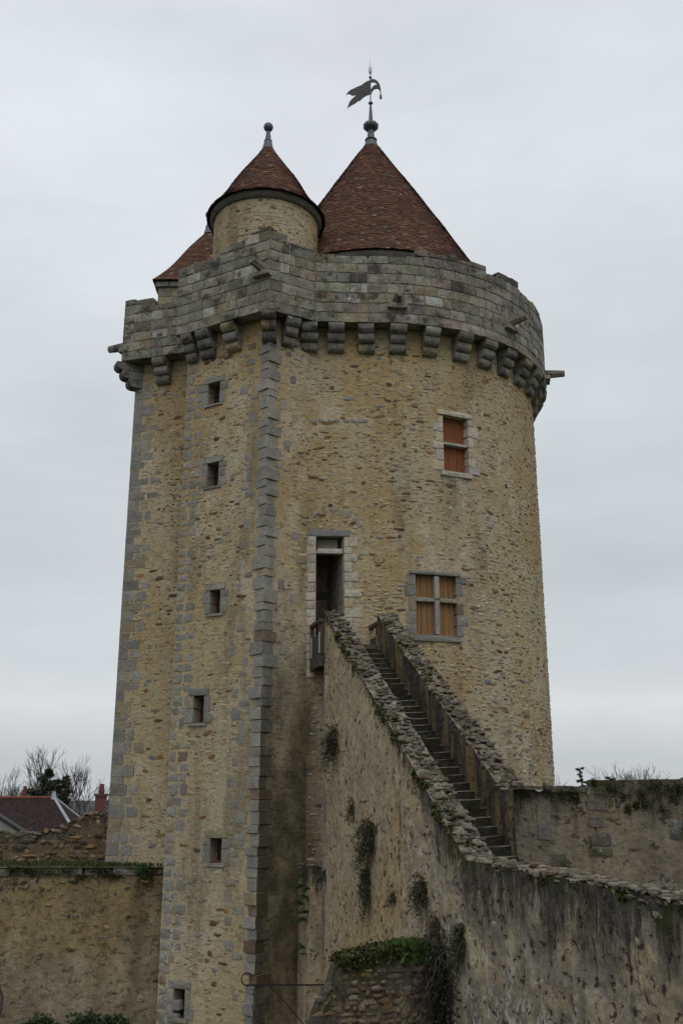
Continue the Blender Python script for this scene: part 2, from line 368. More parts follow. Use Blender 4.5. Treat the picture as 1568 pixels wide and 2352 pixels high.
M_dark = flat_mat('interior_plaster', (0.33, 0.25, 0.18), 0.95, 0.1, 0, 0.3, 3)
M_door = flat_mat('door_paint', (0.075, 0.022, 0.018), 0.6, 0.3, 0, 0.2, 4)
M_step = stone_mat('step_stone', 'obj', lichen=0.25, dark=0.6, moss=0.55, bump=0.7)
_t = NT('lit_worn_nosing'); M_nosing = _t.done(_t.scale(_t.mix(1.0, (.17, .155, .125), (1, 1, 1), 'MULTIPLY'), _t.rng(_t.noise(9, 5, .7), .3, .7, .45, 1.35, False)))  # worn edge, painted paler for the sky light the nosing catches
M_leaf = leaf_mat('foliage'); M_bark = flat_mat('bark', (0.075, 0.062, 0.055), 0.9, 0.1, 0, 0.25, 4)
tg = NT('leaded_glass', 0.12, 0.5); tg.b.inputs['Metallic'].default_value = 0.0; M_glass = tg.done((0.018, 0.02, 0.024))

# ------------------------------------------------------------------ keep: plan
CYC, R, RP = (1.35, 38.95), 6.55, 7.13
C_ = V2(-2.5, 31.5); L_ = V2(-5.6, 33.3)
t_tl = (C_ - L_).normalized(); n_tl = V2(t_tl.y, -t_tl.x)
J_ = V2(-1.10, 32.30); t_tr = (J_ - C_).normalized(); n_tr = V2(t_tr.y, -t_tr.x)
LB = V2(-7.95, 35.5); t_lb = V2(0.95, -0.31).normalized(); n_lb = V2(t_lb.y, -t_lb.x)
cyl = Drum(CYC, R)
tl = Plane(L_, t_tl, (C_ - L_).length)
def circ_len(o, t, c, r):                                     # distance along o + k t to circle
    d = o - V2(*c); b = d.dot(t); q = b * b - d.dot(d) + r * r; return -b - math.sqrt(q)
tr = Plane(C_, t_tr, (J_ - C_).length)
K_ = cyl.frame(-0.40)[0]; t_fl = (K_ - J_).normalized(); n_fl = V2(t_fl.y, -t_fl.x); fl = Plane(J_, t_fl, (K_ - J_).length)   # straight front between turret and drum
t_sd = -V2(-t_tl.y, t_tl.x); n_sd = V2(t_sd.y, -t_sd.x)                       # hidden left side of the stair turret
t_ls = -V2(-t_lb.y, t_lb.x); n_ls = V2(t_ls.y, -t_ls.x)
def cross2(o1, t1, o2, t2):
    d = t1.x * t2.y - t1.y * t2.x; w = o2 - o1; return (w.x * t2.y - w.y * t2.x) / d
ts = Plane(L_ - t_sd * 6, t_sd, 6)
lb = Plane(LB, t_lb, cross2(LB, t_lb, L_, t_sd))
ls = Plane(LB - t_ls * 6, t_ls, 6)
OV = 0.58
Lp = L_ + n_tl * OV + n_sd * .16; Cp = Lp + t_tl * cross2(Lp, t_tl, C_ + n_tr * OV, t_tr); Jp = Cp + t_tr * cross2(Cp, t_tr, J_ + n_fl * OV, t_fl); LBp = LB + n_lb * OV + n_ls * .34
p_lb = Plane(LBp, t_lb, cross2(LBp, t_lb, Lp, t_sd)); Q2 = LBp + t_lb * p_lb.length
p_ts = Plane(Q2, t_sd, (Lp - Q2).length); p_tl = Plane(Lp, t_tl, (Cp - Lp).length)
p_tr = Plane(Cp, t_tr, (Jp - Cp).length); p_fl = Plane(Jp, t_fl, circ_len(Jp, t_fl, CYC, RP) if False else (V2(CYC[0] - .40, CYC[1] - math.sqrt(RP ** 2 - .16)) - Jp).length); Q5 = V2(CYC[0] - .40, CYC[1] - math.sqrt(RP ** 2 - .16)); p_fl = Plane(Jp, Q5 - Jp, (Q5 - Jp).length)
p_cy = Drum(CYC, RP); S5 = math.atan2(Q5.x - CYC[0], -(Q5.y - CYC[1])) * RP
p_ls = Plane(LBp - t_ls * 4, t_ls, 4)
Z_LINT, Z_COR, Z_TOP = 16.4, 15.45, 19.25

keep = thing('castle_keep', 'tall round stone keep with square stair turret and tiled cone roofs', 'castle tower', (1.4, 39.4, GROUND))

# ------------------------------------------------------------------ keep: openings
def rect(S, x0, y0, x1, y1):
    s0, z1 = S.hit(x0, (y0 + y1) / 2)[0], S.hit((x0 + x1) / 2, y0)[1]
    s1, z0 = S.hit(x1, (y0 + y1) / 2)[0], S.hit((x0 + x1) / 2, y1)[1]
    return (s0, s1, z0, z1)
OP_UP = rect(cyl, 1018, 958, 1074, 1084)
OP_X = rect(cyl, 955, 1321, 1048, 1459)
OP_DOOR = rect(fl, 725.5, 1232, 789.5, 1480)
OP_DOOR = (OP_DOOR[0], OP_DOOR[1], 4.6, OP_DOOR[3]); _d = rect(cyl, 700, 1232, 800, 1480); OP_DOOR_C = (_d[0], _d[1], 4.5, OP_DOOR[3] + .3)
slits_px = [(478, 879, 505, 928), (476, 1063, 502, 1117), (482, 1355, 506, 1409), (444, 1598, 468, 1661), (482, 1925, 509, 1983), (398, 2271, 424, 2340)]
SL = [rect(tl, *p) for p in slits_px]

def grid_wall(S, s0, s1, z0, z1, holes, step=0.45, amp=0.012, zt=None):
    """skin of a wall with real openings; returns MB"""
    sb = {s0, s1}; zb = {z0, z1}
    for h in holes: sb |= {h[0], h[1]}; zb |= {h[2], h[3]}
    def refine(b):
        b = sorted(b); out = []
        for a, c in zip(b, b[1:]):
            n = max(1, math.ceil((c - a) / step)); out += [a + (c - a) * i / n for i in range(n)]
        return out + [b[-1]]
    ss, zz = refine(sb), refine(zb); m = MB(); m.smooth = True; idx = {}
    def vid(i, j):
        if (i, j) not in idx:
            p = pt(S, ss[i], zz[j]); d = amp * nse((p.x, p.y, p.z), 1.3)
            p = pt(S, ss[i], zz[j], d); idx[(i, j)] = len(m.v); m.v.append(tuple(p))
        return idx[(i, j)]
    for i in range(len(ss) - 1):
        for j in range(len(zz) - 1):
            cs, cz = (ss[i] + ss[i + 1]) / 2, (zz[j] + zz[j + 1]) / 2
            if any(h[0] < cs < h[1] and h[2] < cz < h[3] for h in holes): continue
            m.f.append((vid(i, j), vid(i + 1, j), vid(i + 1, j + 1), vid(i, j + 1)))
    return m
Z_WALL = 17.0
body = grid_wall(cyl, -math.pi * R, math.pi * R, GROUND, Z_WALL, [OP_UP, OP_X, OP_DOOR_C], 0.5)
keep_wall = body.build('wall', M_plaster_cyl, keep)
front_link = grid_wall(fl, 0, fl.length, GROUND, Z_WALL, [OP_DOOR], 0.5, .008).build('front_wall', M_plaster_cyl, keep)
turret_face = grid_wall(tl, 0, tl.length, GROUND, Z_WALL, SL, 0.5).build('turret_wall', M_plaster, keep)
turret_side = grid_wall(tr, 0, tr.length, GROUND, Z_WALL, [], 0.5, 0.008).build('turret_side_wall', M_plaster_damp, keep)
turret_side['label'] = 'side of the stair turret dark with damp and algae'
grid_wall(ts, 0, 6, GROUND, Z_WALL, [], 0.7).build('turret_rear_wall', M_plaster, keep)
butt = grid_wall(lb, 0, lb.length, GROUND, Z_WALL, [], 0.5).build('buttress_wall', M_plaster, keep)
grid_wall(ls, 0, 6, GROUND, Z_WALL, [], 0.7).build('buttress_side_wall', M_plaster, keep)
# walk behind the parapet (slab carried out over the machicolations to block sky light, keeping gaps dark)
m = MB(); ring = []
pts2 = [LBp - t_ls * 4 + V2(0.4, 0)] + [LBp - (n_lb + n_ls) * 0.06, Q2 - n_lb * 0.06, Lp - (n_tl + n_sd) * 0.06, Cp - (n_tl + n_tr) * 0.06, Jp - n_fl * 0.06]
pts2 += [p_cy.frame(S5 + k * (math.pi * 1.45 * RP - S5) / 48)[0] - p_cy.frame(S5 + k * (math.pi * 1.45 * RP - S5) / 48)[2] * 0.06 for k in range(49)]
m.poly([(p.x, p.y, 16.78) for p in pts2]); m.build('wall_walk', M_dark, keep)

# ------------------------------------------------------------------ keep: dressed openings
ASH = tmpl_meshes(T_ASH, M_stone, 'dressed_stone'); ASH_P = tmpl_meshes([stone_tmpl(700 + i, 10, 0.82, 0.04, 0.04, 0.03) for i in range(20)], M_parapet, 'parapet_stone')
GREYS = [(5, (0.255, 0.245, 0.215)), (4, (0.225, 0.217, 0.193)), (2, (0.28, 0.262, 0.215)), (1.2, (0.285, 0.245, 0.17)), (0.3, (0.20, 0.155, 0.11)), (1, (0.19, 0.184, 0.166))]
PALE = [(4, (0.44, 0.40, 0.32)), (2, (0.40, 0.37, 0.31)), (1, (0.45, 0.36, 0.24))]
def block(name, parent, S, s0, s1, z0, z1, d0, d1, color, meshes=None, gap=0.012, roll=0.0):
    """one dressed stone on surface S from depth d0 (inside) to d1 (proud)"""
    sm = (s0 + s1) / 2; p, t, n = S.frame(sm); b = p + n * d0
    M = frameM(Vector((b.x, b.y, (z0 + z1) / 2)), t, n, s1 - s0 - gap, d1 - d0, z1 - z0 - gap, roll)
    return link(name, random.choice(meshes or ASH), parent, M, color=vary(color, 0.1))
def surf_box(name, parent, S, s0, s1, z0, z1, d0, d1, mat):
    sm = (s0 + s1) / 2; p, t, n = S.frame(sm); q = p + n * ((d0 + d1) / 2); m = MB()
    m.box((q.x, q.y, (z0 + z1) / 2), Vector((t.x, t.y, 0)) * ((s1 - s0) / 2), Vector((n.x, n.y, 0)) * ((d1 - d0) / 2), (0, 0, (z1 - z0) / 2))
    return m.build(name, mat, parent)
excl = {id(cyl): [], id(tl): [], id(tr): [], id(lb): [], id(fl): []}
def surround(win, S, op, wl, wr, color_pal, course, din=-0.55, seed=1, sill=0.14, lint=0.22, side=None):
    s0, s1, z0, z1 = op; rnd = random.Random(seed)
    for sgn in (-1, 1):
        z = z0; k = seed
        while z < z1 - 0.02:
            h = min(rnd.uniform(*course), z1 - z)
            if z1 - (z + h) < course[0] * 0.6: h = z1 - z
            w = (wl if k % 2 else wr) * rnd.uniform(0.85, 1.2); k += 1
            a, b = (s0 - w, s0) if sgn < 0 else (s1, s1 + w)
            block('jamb_stone', win, S, a, b, z, z + h, din, rnd.uniform(0.012, 0.025), pick(color_pal))
            z += h
    block('lintel', win, S, s0 - 0.22, s1 + 0.22, z1, z1 + lint, din, 0.03, pick(color_pal))
    block('sill', win, S, s0 - 0.16, s1 + 0.16, z0 - sill, z0, din, 0.05, pick(color_pal))
    excl[id(S)].append((s0 - max(wl, wr) - 0.05, s1 + max(wl, wr) + 0.05, z0 - sill - 0.03, z1 + lint + 0.03))
def anchor(name, S, op): return link(name, None, keep, loc=pt(S, (op[0] + op[1]) / 2, op[2]))
def leads(S, a, b, c, d, dep, parent):
    m = MB(); st = 0.105; p, t, n = S.frame((a + b) / 2); w = b - a; h = d - c
    for k in range(-12, 30):
        for sg in (1, -1):
            pts = []
            x0 = k * st
            lo = [(x0 + sg * zz * 0.6, zz) for zz in np.linspace(0, h, 24)]
            ins = [q for q in lo if 0 <= q[0] <= w]
            if len(ins) > 1: m.tube([pt(S, a + q[0], c + q[1], dep) for q in (ins[0], ins[-1])], 0.006, 3, cap=False)
    return m.build('lead_lattice', M_lead, parent, kind='stuff')
for i, op in enumerate(SL):
    w = anchor('window', tl, op); surround(w, tl, op, 0.34, 0.24, GREYS, (0.3, 0.55), -0.5, i + 2, 0.1, 0.24)
    s0, s1, z0, z1 = op; dep = -0.30; fr = 0.055
    fm = surf_box('frame', w, tl, s0 - .02, s0 + fr, z0, z1, dep - .06, dep, M_frame)
    for q in ((s1 - fr, s1 + .02, z0, z1), (s0 + fr, s1 - fr, z0, z0 + fr), (s0 + fr, s1 - fr, z1 - fr, z1)): surf_box('frame', w, tl, *q, dep - .06, dep + .001, M_frame)
    g = surf_box('pane', w, tl, s0 + fr, s1 - fr, z0 + fr, z1 - fr, dep - .045, dep - .03, M_glass)
    leads(tl, s0 + fr, s1 - fr, z0 + fr, z1 - fr, dep - .027, g)
    surf_box('stay_bar', w, tl, s0, s1, (z0 + z1) / 2 - .012, (z0 + z1) / 2 + .012, dep + .01, dep + .03, M_iron)
# upper two-light window with red shutters
w = anchor('window', cyl, OP_UP); surround(w, cyl, OP_UP, 0.42, 0.26, PALE, (0.28, 0.42), -0.55, 5, 0.2, 0.2)
s0, s1, z0, z1 = OP_UP; zm = z0 + (z1 - z0) * 0.50
block('transom', w, cyl, s0 - 0.02, s1 + 0.02, zm - 0.055, zm + 0.055, -0.35, -0.03, (0.33, 0.31, 0.26))
for za, zb in ((z0, zm - .055), (zm + .055, z1)):
    for k in range(3):
        a = s0 + (s1 - s0) * k / 3; b = s0 + (s1 - s0) * (k + 1) / 3
        surf_box('shutter_board', w, cyl, a + .011, b - .011, za, zb, -0.30, -0.25 + random.uniform(-.004, .004), M_shut_red)
# cross window with tan shutters
w = anchor('window', cyl, OP_X); surround(w, cyl, OP_X, 0.38, 0.28, GREYS, (0.3, 0.5), -0.55, 8, 0.22, 0.14)
s0, s1, z0, z1 = OP_X; zm = z0 + (z1 - z0) * 0.585; sm = (s0 + s1) / 2 + .02
block('transom', w, cyl, s0 - 0.02, sm - .085, zm - 0.075, zm + 0.075, -0.3, -0.02, (0.30, 0.275, 0.22))
block('transom', w, cyl, sm + .085, s1 + 0.02, zm - 0.075, zm + 0.075, -0.3, -0.02, (0.30, 0.275, 0.22))
block('mullion', w, cyl, sm - .09, sm + .09, z0, zm + .02, -0.3, 0.0, (0.31, 0.29, 0.24))
block('mullion', w, cyl, sm - .09, sm + .09, zm + .02, z1, -0.3, 0.0, (0.31, 0.29, 0.24))
for sa, sb in ((s0, sm - .09), (sm + .09, s1)):
    for za, zb in ((z0, zm - .075), (zm + .075, z1)):
        for k in range(3):
            a = sa + (sb - sa) * k / 3; b = sa + (sb - sa) * (k + 1) / 3
            surf_box('shutter_board', w, cyl, a + .011, b - .011, za, zb, -0.24, -0.19 + random.uniform(-.004, .004), M_shut_tan)
# doorway with its passage into the keep
w = anchor('doorway', fl, OP_DOOR); s0, s1, z0, z1 = OP_DOOR; rnd = random.Random(3)
for sgn in (-1, 1):
    z = 4.0; k = 0
    while z < z1 - .02:
        h = min(rnd.uniform(0.24, 0.36), z1 - z); h = z1 - z if z1 - z - h < .15 else h
        wd = (0.30 if k % 2 else 0.52) * rnd.uniform(0.85, 1.2) * (1.25 if sgn < 0 and z < 6 else 1); k += 1
        a, b = (s0 - wd, s0) if sgn < 0 else (s1, s1 + wd)
        block('jamb_stone', w, fl, a, b, z, z + h, -0.35, rnd.uniform(.012, .035), pick(PALE)); z += h
block('lintel', w, fl, s0 - .25, s1 + .28, z1, z1 + .24, -0.4, 0.03, (0.22, 0.22, 0.22))
block('transom', w, fl, s0, s1, z1 - .58, z1 - .40, -0.30, -0.06, (0.40, 0.37, 0.32))
block('panel', w, fl, s0 + .03, s1 - .16, z1 - .41, z1 - .02, -0.40, -0.28, (0.22, 0.20, 0.17))
excl[id(fl)].append((s0 - .6, s1 + .6, 3.9, z1 + .26))
pd = V2(-0.25, 1).normalized(); pl_, pr_ = fl.frame(s0)[0], fl.frame(s1)[0]; DP = 2.3
q0, q1 = pl_ + pd * .1, pr_ + pd * .1
def vwall(name, a, b, z0, z1, mat, par):
    m = MB(); d = (b - a).normalized(); nn = V2(-d.y, d.x) * .05; o = (a + b) / 2
    m.box((o.x, o.y, (z0 + z1) / 2), Vector((b.x - a.x, b.y - a.y, 0)) / 2, (nn.x, nn.y, 0), (0, 0, (z1 - z0) / 2)); return m.build(name, mat, par)
rw = vwall('passage_wall', q1 + V2(.05, 0), q1 + pd * DP + V2(.05, 0), 4.5, z1 + .1, M_dark, w)
S_pass = Plane(q1 + pd * DP, -pd, DP); z = 4.6
while z < z1 - .1:
    h = random.uniform(.25, .4); a = 0.0
    while a < DP - .1:
        b = min(a + random.uniform(.3, .7), DP); block('passage_stone', w, S_pass, a, b, z, min(z + h, z1), -.04, .015, pick(GREYS)); a = b
    z += h
vwall('passage_wall', q0 + V2(-.05, 0), q0 + pd * DP + V2(-.05, 0), 4.5, z1 + .1, M_dark, w)
vwall('passage_wall', q0 + pd * DP, q1 + pd * DP, 4.5, z1 + .1, M_dark, w)
m = MB(); m.poly([(p.x, p.y, 4.6) for p in (q0, q1, q1 + pd * DP, q0 + pd * DP)]); m.poly([(p.x, p.y, z1 + .02) for p in (q0, q1, q1 + pd * DP, q0 + pd * DP)][::-1]); m.build('passage_floor', M_dark, w)
S_back = Plane(q0 + pd * (DP - .06), (q1 - q0).normalized(), (q1 - q0).length)
surf_box('door_leaf', w, S_back, .05, 0.62, 4.62, 6.3, 0, .05, M_door); block('lintel', w, S_back, 0.0, 0.98, 6.32, 6.62, -.03, .05, (.2, .19, .17))
block('shelf_stone', w, S_back, 0.0, 0.98, 7.0, 7.3, -.03, .03, (.13, .11, .09))

# ------------------------------------------------------------------ keep: quoins
n_q = 0
def corner_stone(par, P, tA, tB, a, b, h, z, col):
    """block filling a 90 degree corner P: length a along -tA (left face), b along +tB (right face)"""
    nA = V2(tA.y, -tA.x); nB = V2(tB.y, -tB.x); pr = random.uniform(.006, .010)
    c = P - tA * (a / 2) + tB * (b / 2) + (nA + nB) * pr
    m = Matrix(((tA.x * a, -tB.x * b, 0, c.x), (tA.y * a, -tB.y * b, 0, c.y), (0, 0, h, z), (0, 0, 0, 1)))
    return link('quoin_stone', random.choice(QUO), par, m, color=vary(col, 0.1))
def rbox_mesh(seed):
    rnd = random.Random(seed); m = MB(); e = 0.455; j = .006
    import itertools
    # chamfered box 24 verts -> use three shells
    vs_ = []; fs = []
    ring = [(-.5, -e), (-e, -.5), (e, -.5), (.5, -e), (.5, e), (e, .5), (-e, .5), (-.5, e)]
    for z, k in ((-.5, .992), (-.47, 1), (.47, 1), (.5, .992)):
        vs_ += [(x * k + rnd.uniform(-j, j), y * k + rnd.uniform(-j, j), z + rnd.uniform(-j, j)) for x, y in ring]
    for i in range(3):
        for q in range(8): q2 = (q + 1) % 8; fs.append((i * 8 + q, i * 8 + q2, i * 8 + 8 + q2, i * 8 + 8 + q))
    fs.append(tuple(range(8))[::-1]); fs.append(tuple(24 + q for q in range(8)))
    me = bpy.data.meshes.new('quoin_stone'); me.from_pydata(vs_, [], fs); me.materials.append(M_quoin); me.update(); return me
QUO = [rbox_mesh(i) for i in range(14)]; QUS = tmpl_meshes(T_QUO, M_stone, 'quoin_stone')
quo_rects = []
z = -7.4; k = 0
while z < Z_COR - 0.1:                                           # near corner of the stair turret
    h = random.uniform(0.24, 0.46); a, b = (random.uniform(.50, .92), random.uniform(.34, .6)) if k % 2 else (random.uniform(.34, .58), random.uniform(.5, .92))
    col = tuple(q * 1.14 for q in pick(GREYS)) if z > -2.2 or random.random() < .8 else (0.17, 0.115, 0.08)
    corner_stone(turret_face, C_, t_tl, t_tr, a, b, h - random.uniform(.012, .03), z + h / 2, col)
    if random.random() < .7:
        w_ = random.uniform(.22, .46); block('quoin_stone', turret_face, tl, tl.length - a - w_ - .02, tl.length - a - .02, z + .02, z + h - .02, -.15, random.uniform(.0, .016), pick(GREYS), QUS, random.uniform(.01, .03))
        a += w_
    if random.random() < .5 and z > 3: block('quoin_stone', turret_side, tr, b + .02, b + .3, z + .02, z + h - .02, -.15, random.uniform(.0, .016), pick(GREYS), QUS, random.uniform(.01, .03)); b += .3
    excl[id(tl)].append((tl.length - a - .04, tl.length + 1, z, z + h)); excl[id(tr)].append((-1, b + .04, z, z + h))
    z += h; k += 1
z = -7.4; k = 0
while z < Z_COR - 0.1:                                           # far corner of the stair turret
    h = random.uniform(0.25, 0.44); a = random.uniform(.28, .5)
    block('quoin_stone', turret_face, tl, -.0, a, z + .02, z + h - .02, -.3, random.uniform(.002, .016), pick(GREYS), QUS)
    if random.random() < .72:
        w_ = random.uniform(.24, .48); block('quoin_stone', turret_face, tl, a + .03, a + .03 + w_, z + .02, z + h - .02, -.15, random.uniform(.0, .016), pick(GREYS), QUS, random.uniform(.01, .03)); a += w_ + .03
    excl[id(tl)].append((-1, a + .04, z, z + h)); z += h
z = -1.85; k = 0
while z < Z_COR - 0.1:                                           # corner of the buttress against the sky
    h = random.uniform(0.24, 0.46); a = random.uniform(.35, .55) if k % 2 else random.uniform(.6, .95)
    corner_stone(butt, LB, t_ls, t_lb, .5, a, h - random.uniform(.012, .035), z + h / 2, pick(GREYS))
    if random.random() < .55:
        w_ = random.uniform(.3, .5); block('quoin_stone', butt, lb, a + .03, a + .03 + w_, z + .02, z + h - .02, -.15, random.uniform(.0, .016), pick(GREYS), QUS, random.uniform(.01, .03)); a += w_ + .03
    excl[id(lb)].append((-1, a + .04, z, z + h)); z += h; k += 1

# ------------------------------------------------------------------ keep: rubble showing through the plaster
RUB = tmpl_meshes(T_RUB, M_rubble, 'rubble_stone')
RPAL = [(9, (0.40, 0.328, 0.21)), (7, (0.375, 0.325, 0.24)), (4, (0.315, 0.255, 0.165)), (1.8, (0.17, 0.11, 0.06)), (1.2, (0.24, 0.14, 0.065)), (1.4, (0.245, 0.243, 0.23)), (0.6, (0.43, 0.39, 0.31)), (1.6, (0.12, 0.09, 0.06))]
def rubble(S, s0, s1, z0, z1, par, exc, n_big=300, dens=0.62, rowh=0.135, pal=RPAL, name='rubble_stone', mbig=None, mat_small=M_rubble_s, wr=(0.09, 0.32), prot=(0.0, 0.016), hs=(0.45, 0.85), keepf=None):
    L = []; z = z0
    while z < z1:
        a = s0 + random.uniform(0, .2); rh = rowh * random.uniform(.8, 1.25)
        while a < s1:
            zs = 1.0 + .55 * nse((a * .5, z * .5, 40.0 + s0)); w_ = random.uniform(*wr) * random.choice((1, 1, .6, 1.4)) * zs; h = rh * random.uniform(*hs) * (.75 + .25 * zs)
            zz = z + random.uniform(-.035, .035); am = a + w_ / 2
            p = pt(S, am, zz)
            if nse((p.x + 3, p.y, p.z * 1.4), 0.4) * 0.6 + dens > random.random() and not any(e[0] < am < e[1] and e[2] < zz + rh / 2 < e[3] for e in exc) and (keepf is None or keepf(am, zz)):
                L.append((am, zz + rh / 2, w_ * .92, h))
            a += w_ + random.uniform(.0, .10)
        z += rh
    order = sorted(range(len(L)), key=lambda i: -L[i][2] * L[i][3] * random.uniform(.8, 1.2)); big = set(order[:n_big]); B = Batch()
    for i, (a, zz, w_, h) in enumerate(L):
        p, t, n = S.frame(a); bk = p - n * .06; col = vary(pick(pal), .18, .06)
        M = frameM(Vector((bk.x, bk.y, zz)), t, n, w_, .06 + random.uniform(*prot), h, random.uniform(-.16, .16), random.uniform(-.12, .25))
        if i in big: link(name, random.choice(mbig or RUB), par, M, color=col)
        else: B.add(random.choice(T_SML), M, col)
    o = B.build('rubble', mat_small, par); return len(L)
VIS = (-7.0, 9.6)
nr = rubble(cyl, -.35, VIS[1], -3.5, Z_COR + .5, keep_wall, excl[id(cyl)], 300, 0.62)
ACC = tmpl_meshes(T_SLAB, M_rubble, 'accent_stone')
def accents(S, s0, s1, z0, z1, par, exc, n, pal):
    k = 0
    while k < n:
        a, zz = random.uniform(s0, s1), random.uniform(z0, z1)
        if any(e[0] - .15 < a < e[1] + .15 and e[2] - .1 < zz < e[3] + .1 for e in exc): k += .2; continue
        p, t, n_ = S.frame(a); bk = p - n_ * .1
        link('accent_stone', random.choice(ACC), par, frameM(Vector((bk.x, bk.y, zz)), t, n_, random.uniform(.14, .40), .1 + random.uniform(.002, .016), random.uniform(.08, .17), random.uniform(-.15, .15)), color=vary(pick(pal), .15)); k += 1
APAL = [(3, (.215, .215, .205)), (2, (.17, .095, .05)), (2, (.23, .125, .05)), (1.5, (.11, .07, .045)), (1, (.40, .36, .28))]
accents(cyl, -.3, 8.2, 0, Z_COR, keep_wall, excl[id(cyl)], 90, APAL); accents(fl, .1, 1.9, 2, Z_COR, front_link, excl[id(fl)], 28, APAL); accents(tl, .4, 3.2, -6, Z_COR, turret_face, excl[id(tl)], 60, APAL); accents(lb, .7, 2.9, -1.5, Z_COR, butt, excl[id(lb)], 40, APAL)
# relieving arch above the door, and a levelling row of grey stones
da, dz = fl.hit(764, 1225)
for k in range(9):
    an = math.radians(20 + 17.5 * k); r = 0.98
    a = da + math.cos(an) * r; zz = dz + math.sin(an) * r * .85
    p, t, n = fl.frame(a); bk = p - n * .1
    link('voussoir', random.choice(RUB), front_link, frameM(Vector((bk.x, bk.y, zz)), t, n, random.uniform(.15, .24), .108, random.uniform(.26, .42), an - math.pi / 2), color=vary((.27, .255, .215), .12))
for k, x in enumerate((690, 708, 722, 737, 757, 771, 795, 812, 826, 838)):
    a, zz = fl.hit(x, 966); block('levelling_stone', front_link, fl, a - .1, a + .11, zz - .09, zz + .07, -.1, .025, (.255, .245, .215), RUB)
rubble(tl, 0, tl.length, -7.5, Z_COR + .6, turret_face, excl[id(tl)], 200, 0.5, keepf=lambda s, z: random.random() < .35 + .65 * smooth(-4, 8, z))
rubble(tr, 0, tr.length, 0.0, Z_COR + .6, turret_side, excl[id(tr)], 60, 0.5, keepf=lambda s, z: random.random() < smooth(1.5, 8.0, z))
rubble(lb, 1.5, lb.length - .05, 8.0, 13.6, butt, [], 60, .75, .12, [(3, (.20, .145, .085)), (3, (.15, .10, .055)), (2, (.11, .075, .045)), (2, (.26, .205, .13))], keepf=lambda s, z: s > 2.6 - 1.0 * smooth(8, 11, z) * smooth(13.8, 12, z) + .4 * nse((s * 2, z, 0)))
rubble(fl, 0, fl.length, -2.0, Z_COR + .5, front_link, excl[id(fl)], 80, 0.6)
rubble(lb, 0, lb.length, -1.9, Z_COR + .6, butt, excl[id(lb)], 120, 0.5, keepf=lambda s, z: random.random() < .4 + .6 * smooth(-1, 8, z))

# ------------------------------------------------------------------ keep: corbels
def corbel(S, s, prj=0.60, wd=0.58):
    p, t, n = S.frame(s); root = link('corbel', None, keep, loc=Vector((p.x, p.y, Z_COR)))
    for k in range(3):
        z0 = Z_COR + k * (Z_LINT - Z_COR) / 3; H = (Z_LINT - Z_COR) / 3 - .012; f = prj * (0.40 + 0.30 * k) * random.uniform(.95, 1.03)
        ww = wd * random.uniform(.92, 1.04)
        prof = [(-.25, 0)] + [(f - H * .62 * (1 - math.sin(q)), H * .62 * (1 - math.cos(q))) for q in np.linspace(0, math.pi / 2, 5)] + [(f, H * .9), (f - .02, H), (-.25, H)]
        halves = [(-ww / 2, ww / 2)] if random.random() < .55 or k == 2 else [(-ww / 2, ww * random.uniform(-.12, .12))]
        if halves[0][1] < ww / 2 - .01: halves.append((halves[0][1] + .012, ww / 2))
        for a, b in halves:
            m = MB(); A = []; Bq = []
            for d, z in prof:
                for lst, q in ((A, a), (Bq, b)):
                    v = p + t * q + n * (d + random.uniform(-.008, .008)); lst.append((v.x, v.y, z0 + z + random.uniform(-.006, .006)))
            nn = len(prof); m.v = A + Bq; m.f = [tuple(range(nn)), tuple(range(nn, 2 * nn))[::-1]] + [(i, i + nn, (i + 1) % nn + nn, (i + 1) % nn) for i in range(nn)]
            link('corbel_stone', m.mesh('corbel_stone', M_parapet), root, color=vary(pick([(4, (.21, .20, .175)), (2, (.17, .165, .15)), (1, (.30, .255, .17)), (1, (.27, .26, .235))]), .1))
class Diag:
    def __init__(s, P, n1, n2): s.P = P; s.n = (n1 + n2).normalized(); s.t = V2(-s.n.y, s.n.x)
    def frame(s, a): return s.P + s.t * a, s.t, s.n
for x in (484, 542): corbel(tl, tl.hit(x, 790)[0])
corbel(Diag(C_, n_tl, n_tr), 0, .86, .5); corbel(tl, .30, .58, .45); corbel(Diag(LB, n_ls, n_lb), 0, .86, .5)
corbel(tr, tr.hit(660, 755)[0], .6, .5)
corbel(lb, lb.hit(380, 860)[0]); corbel(ls, 5.1)
for x in (710, 771): corbel(fl, fl.hit(x, 790)[0])
sc_ = [cyl.hit(x, 790)[0] for x in (842, 911, 983, 1052)]
sp = 1.08
while sc_[-1] < 17: sc_.append(sc_[-1] + sp)
for s in sc_: corbel(cyl, s)

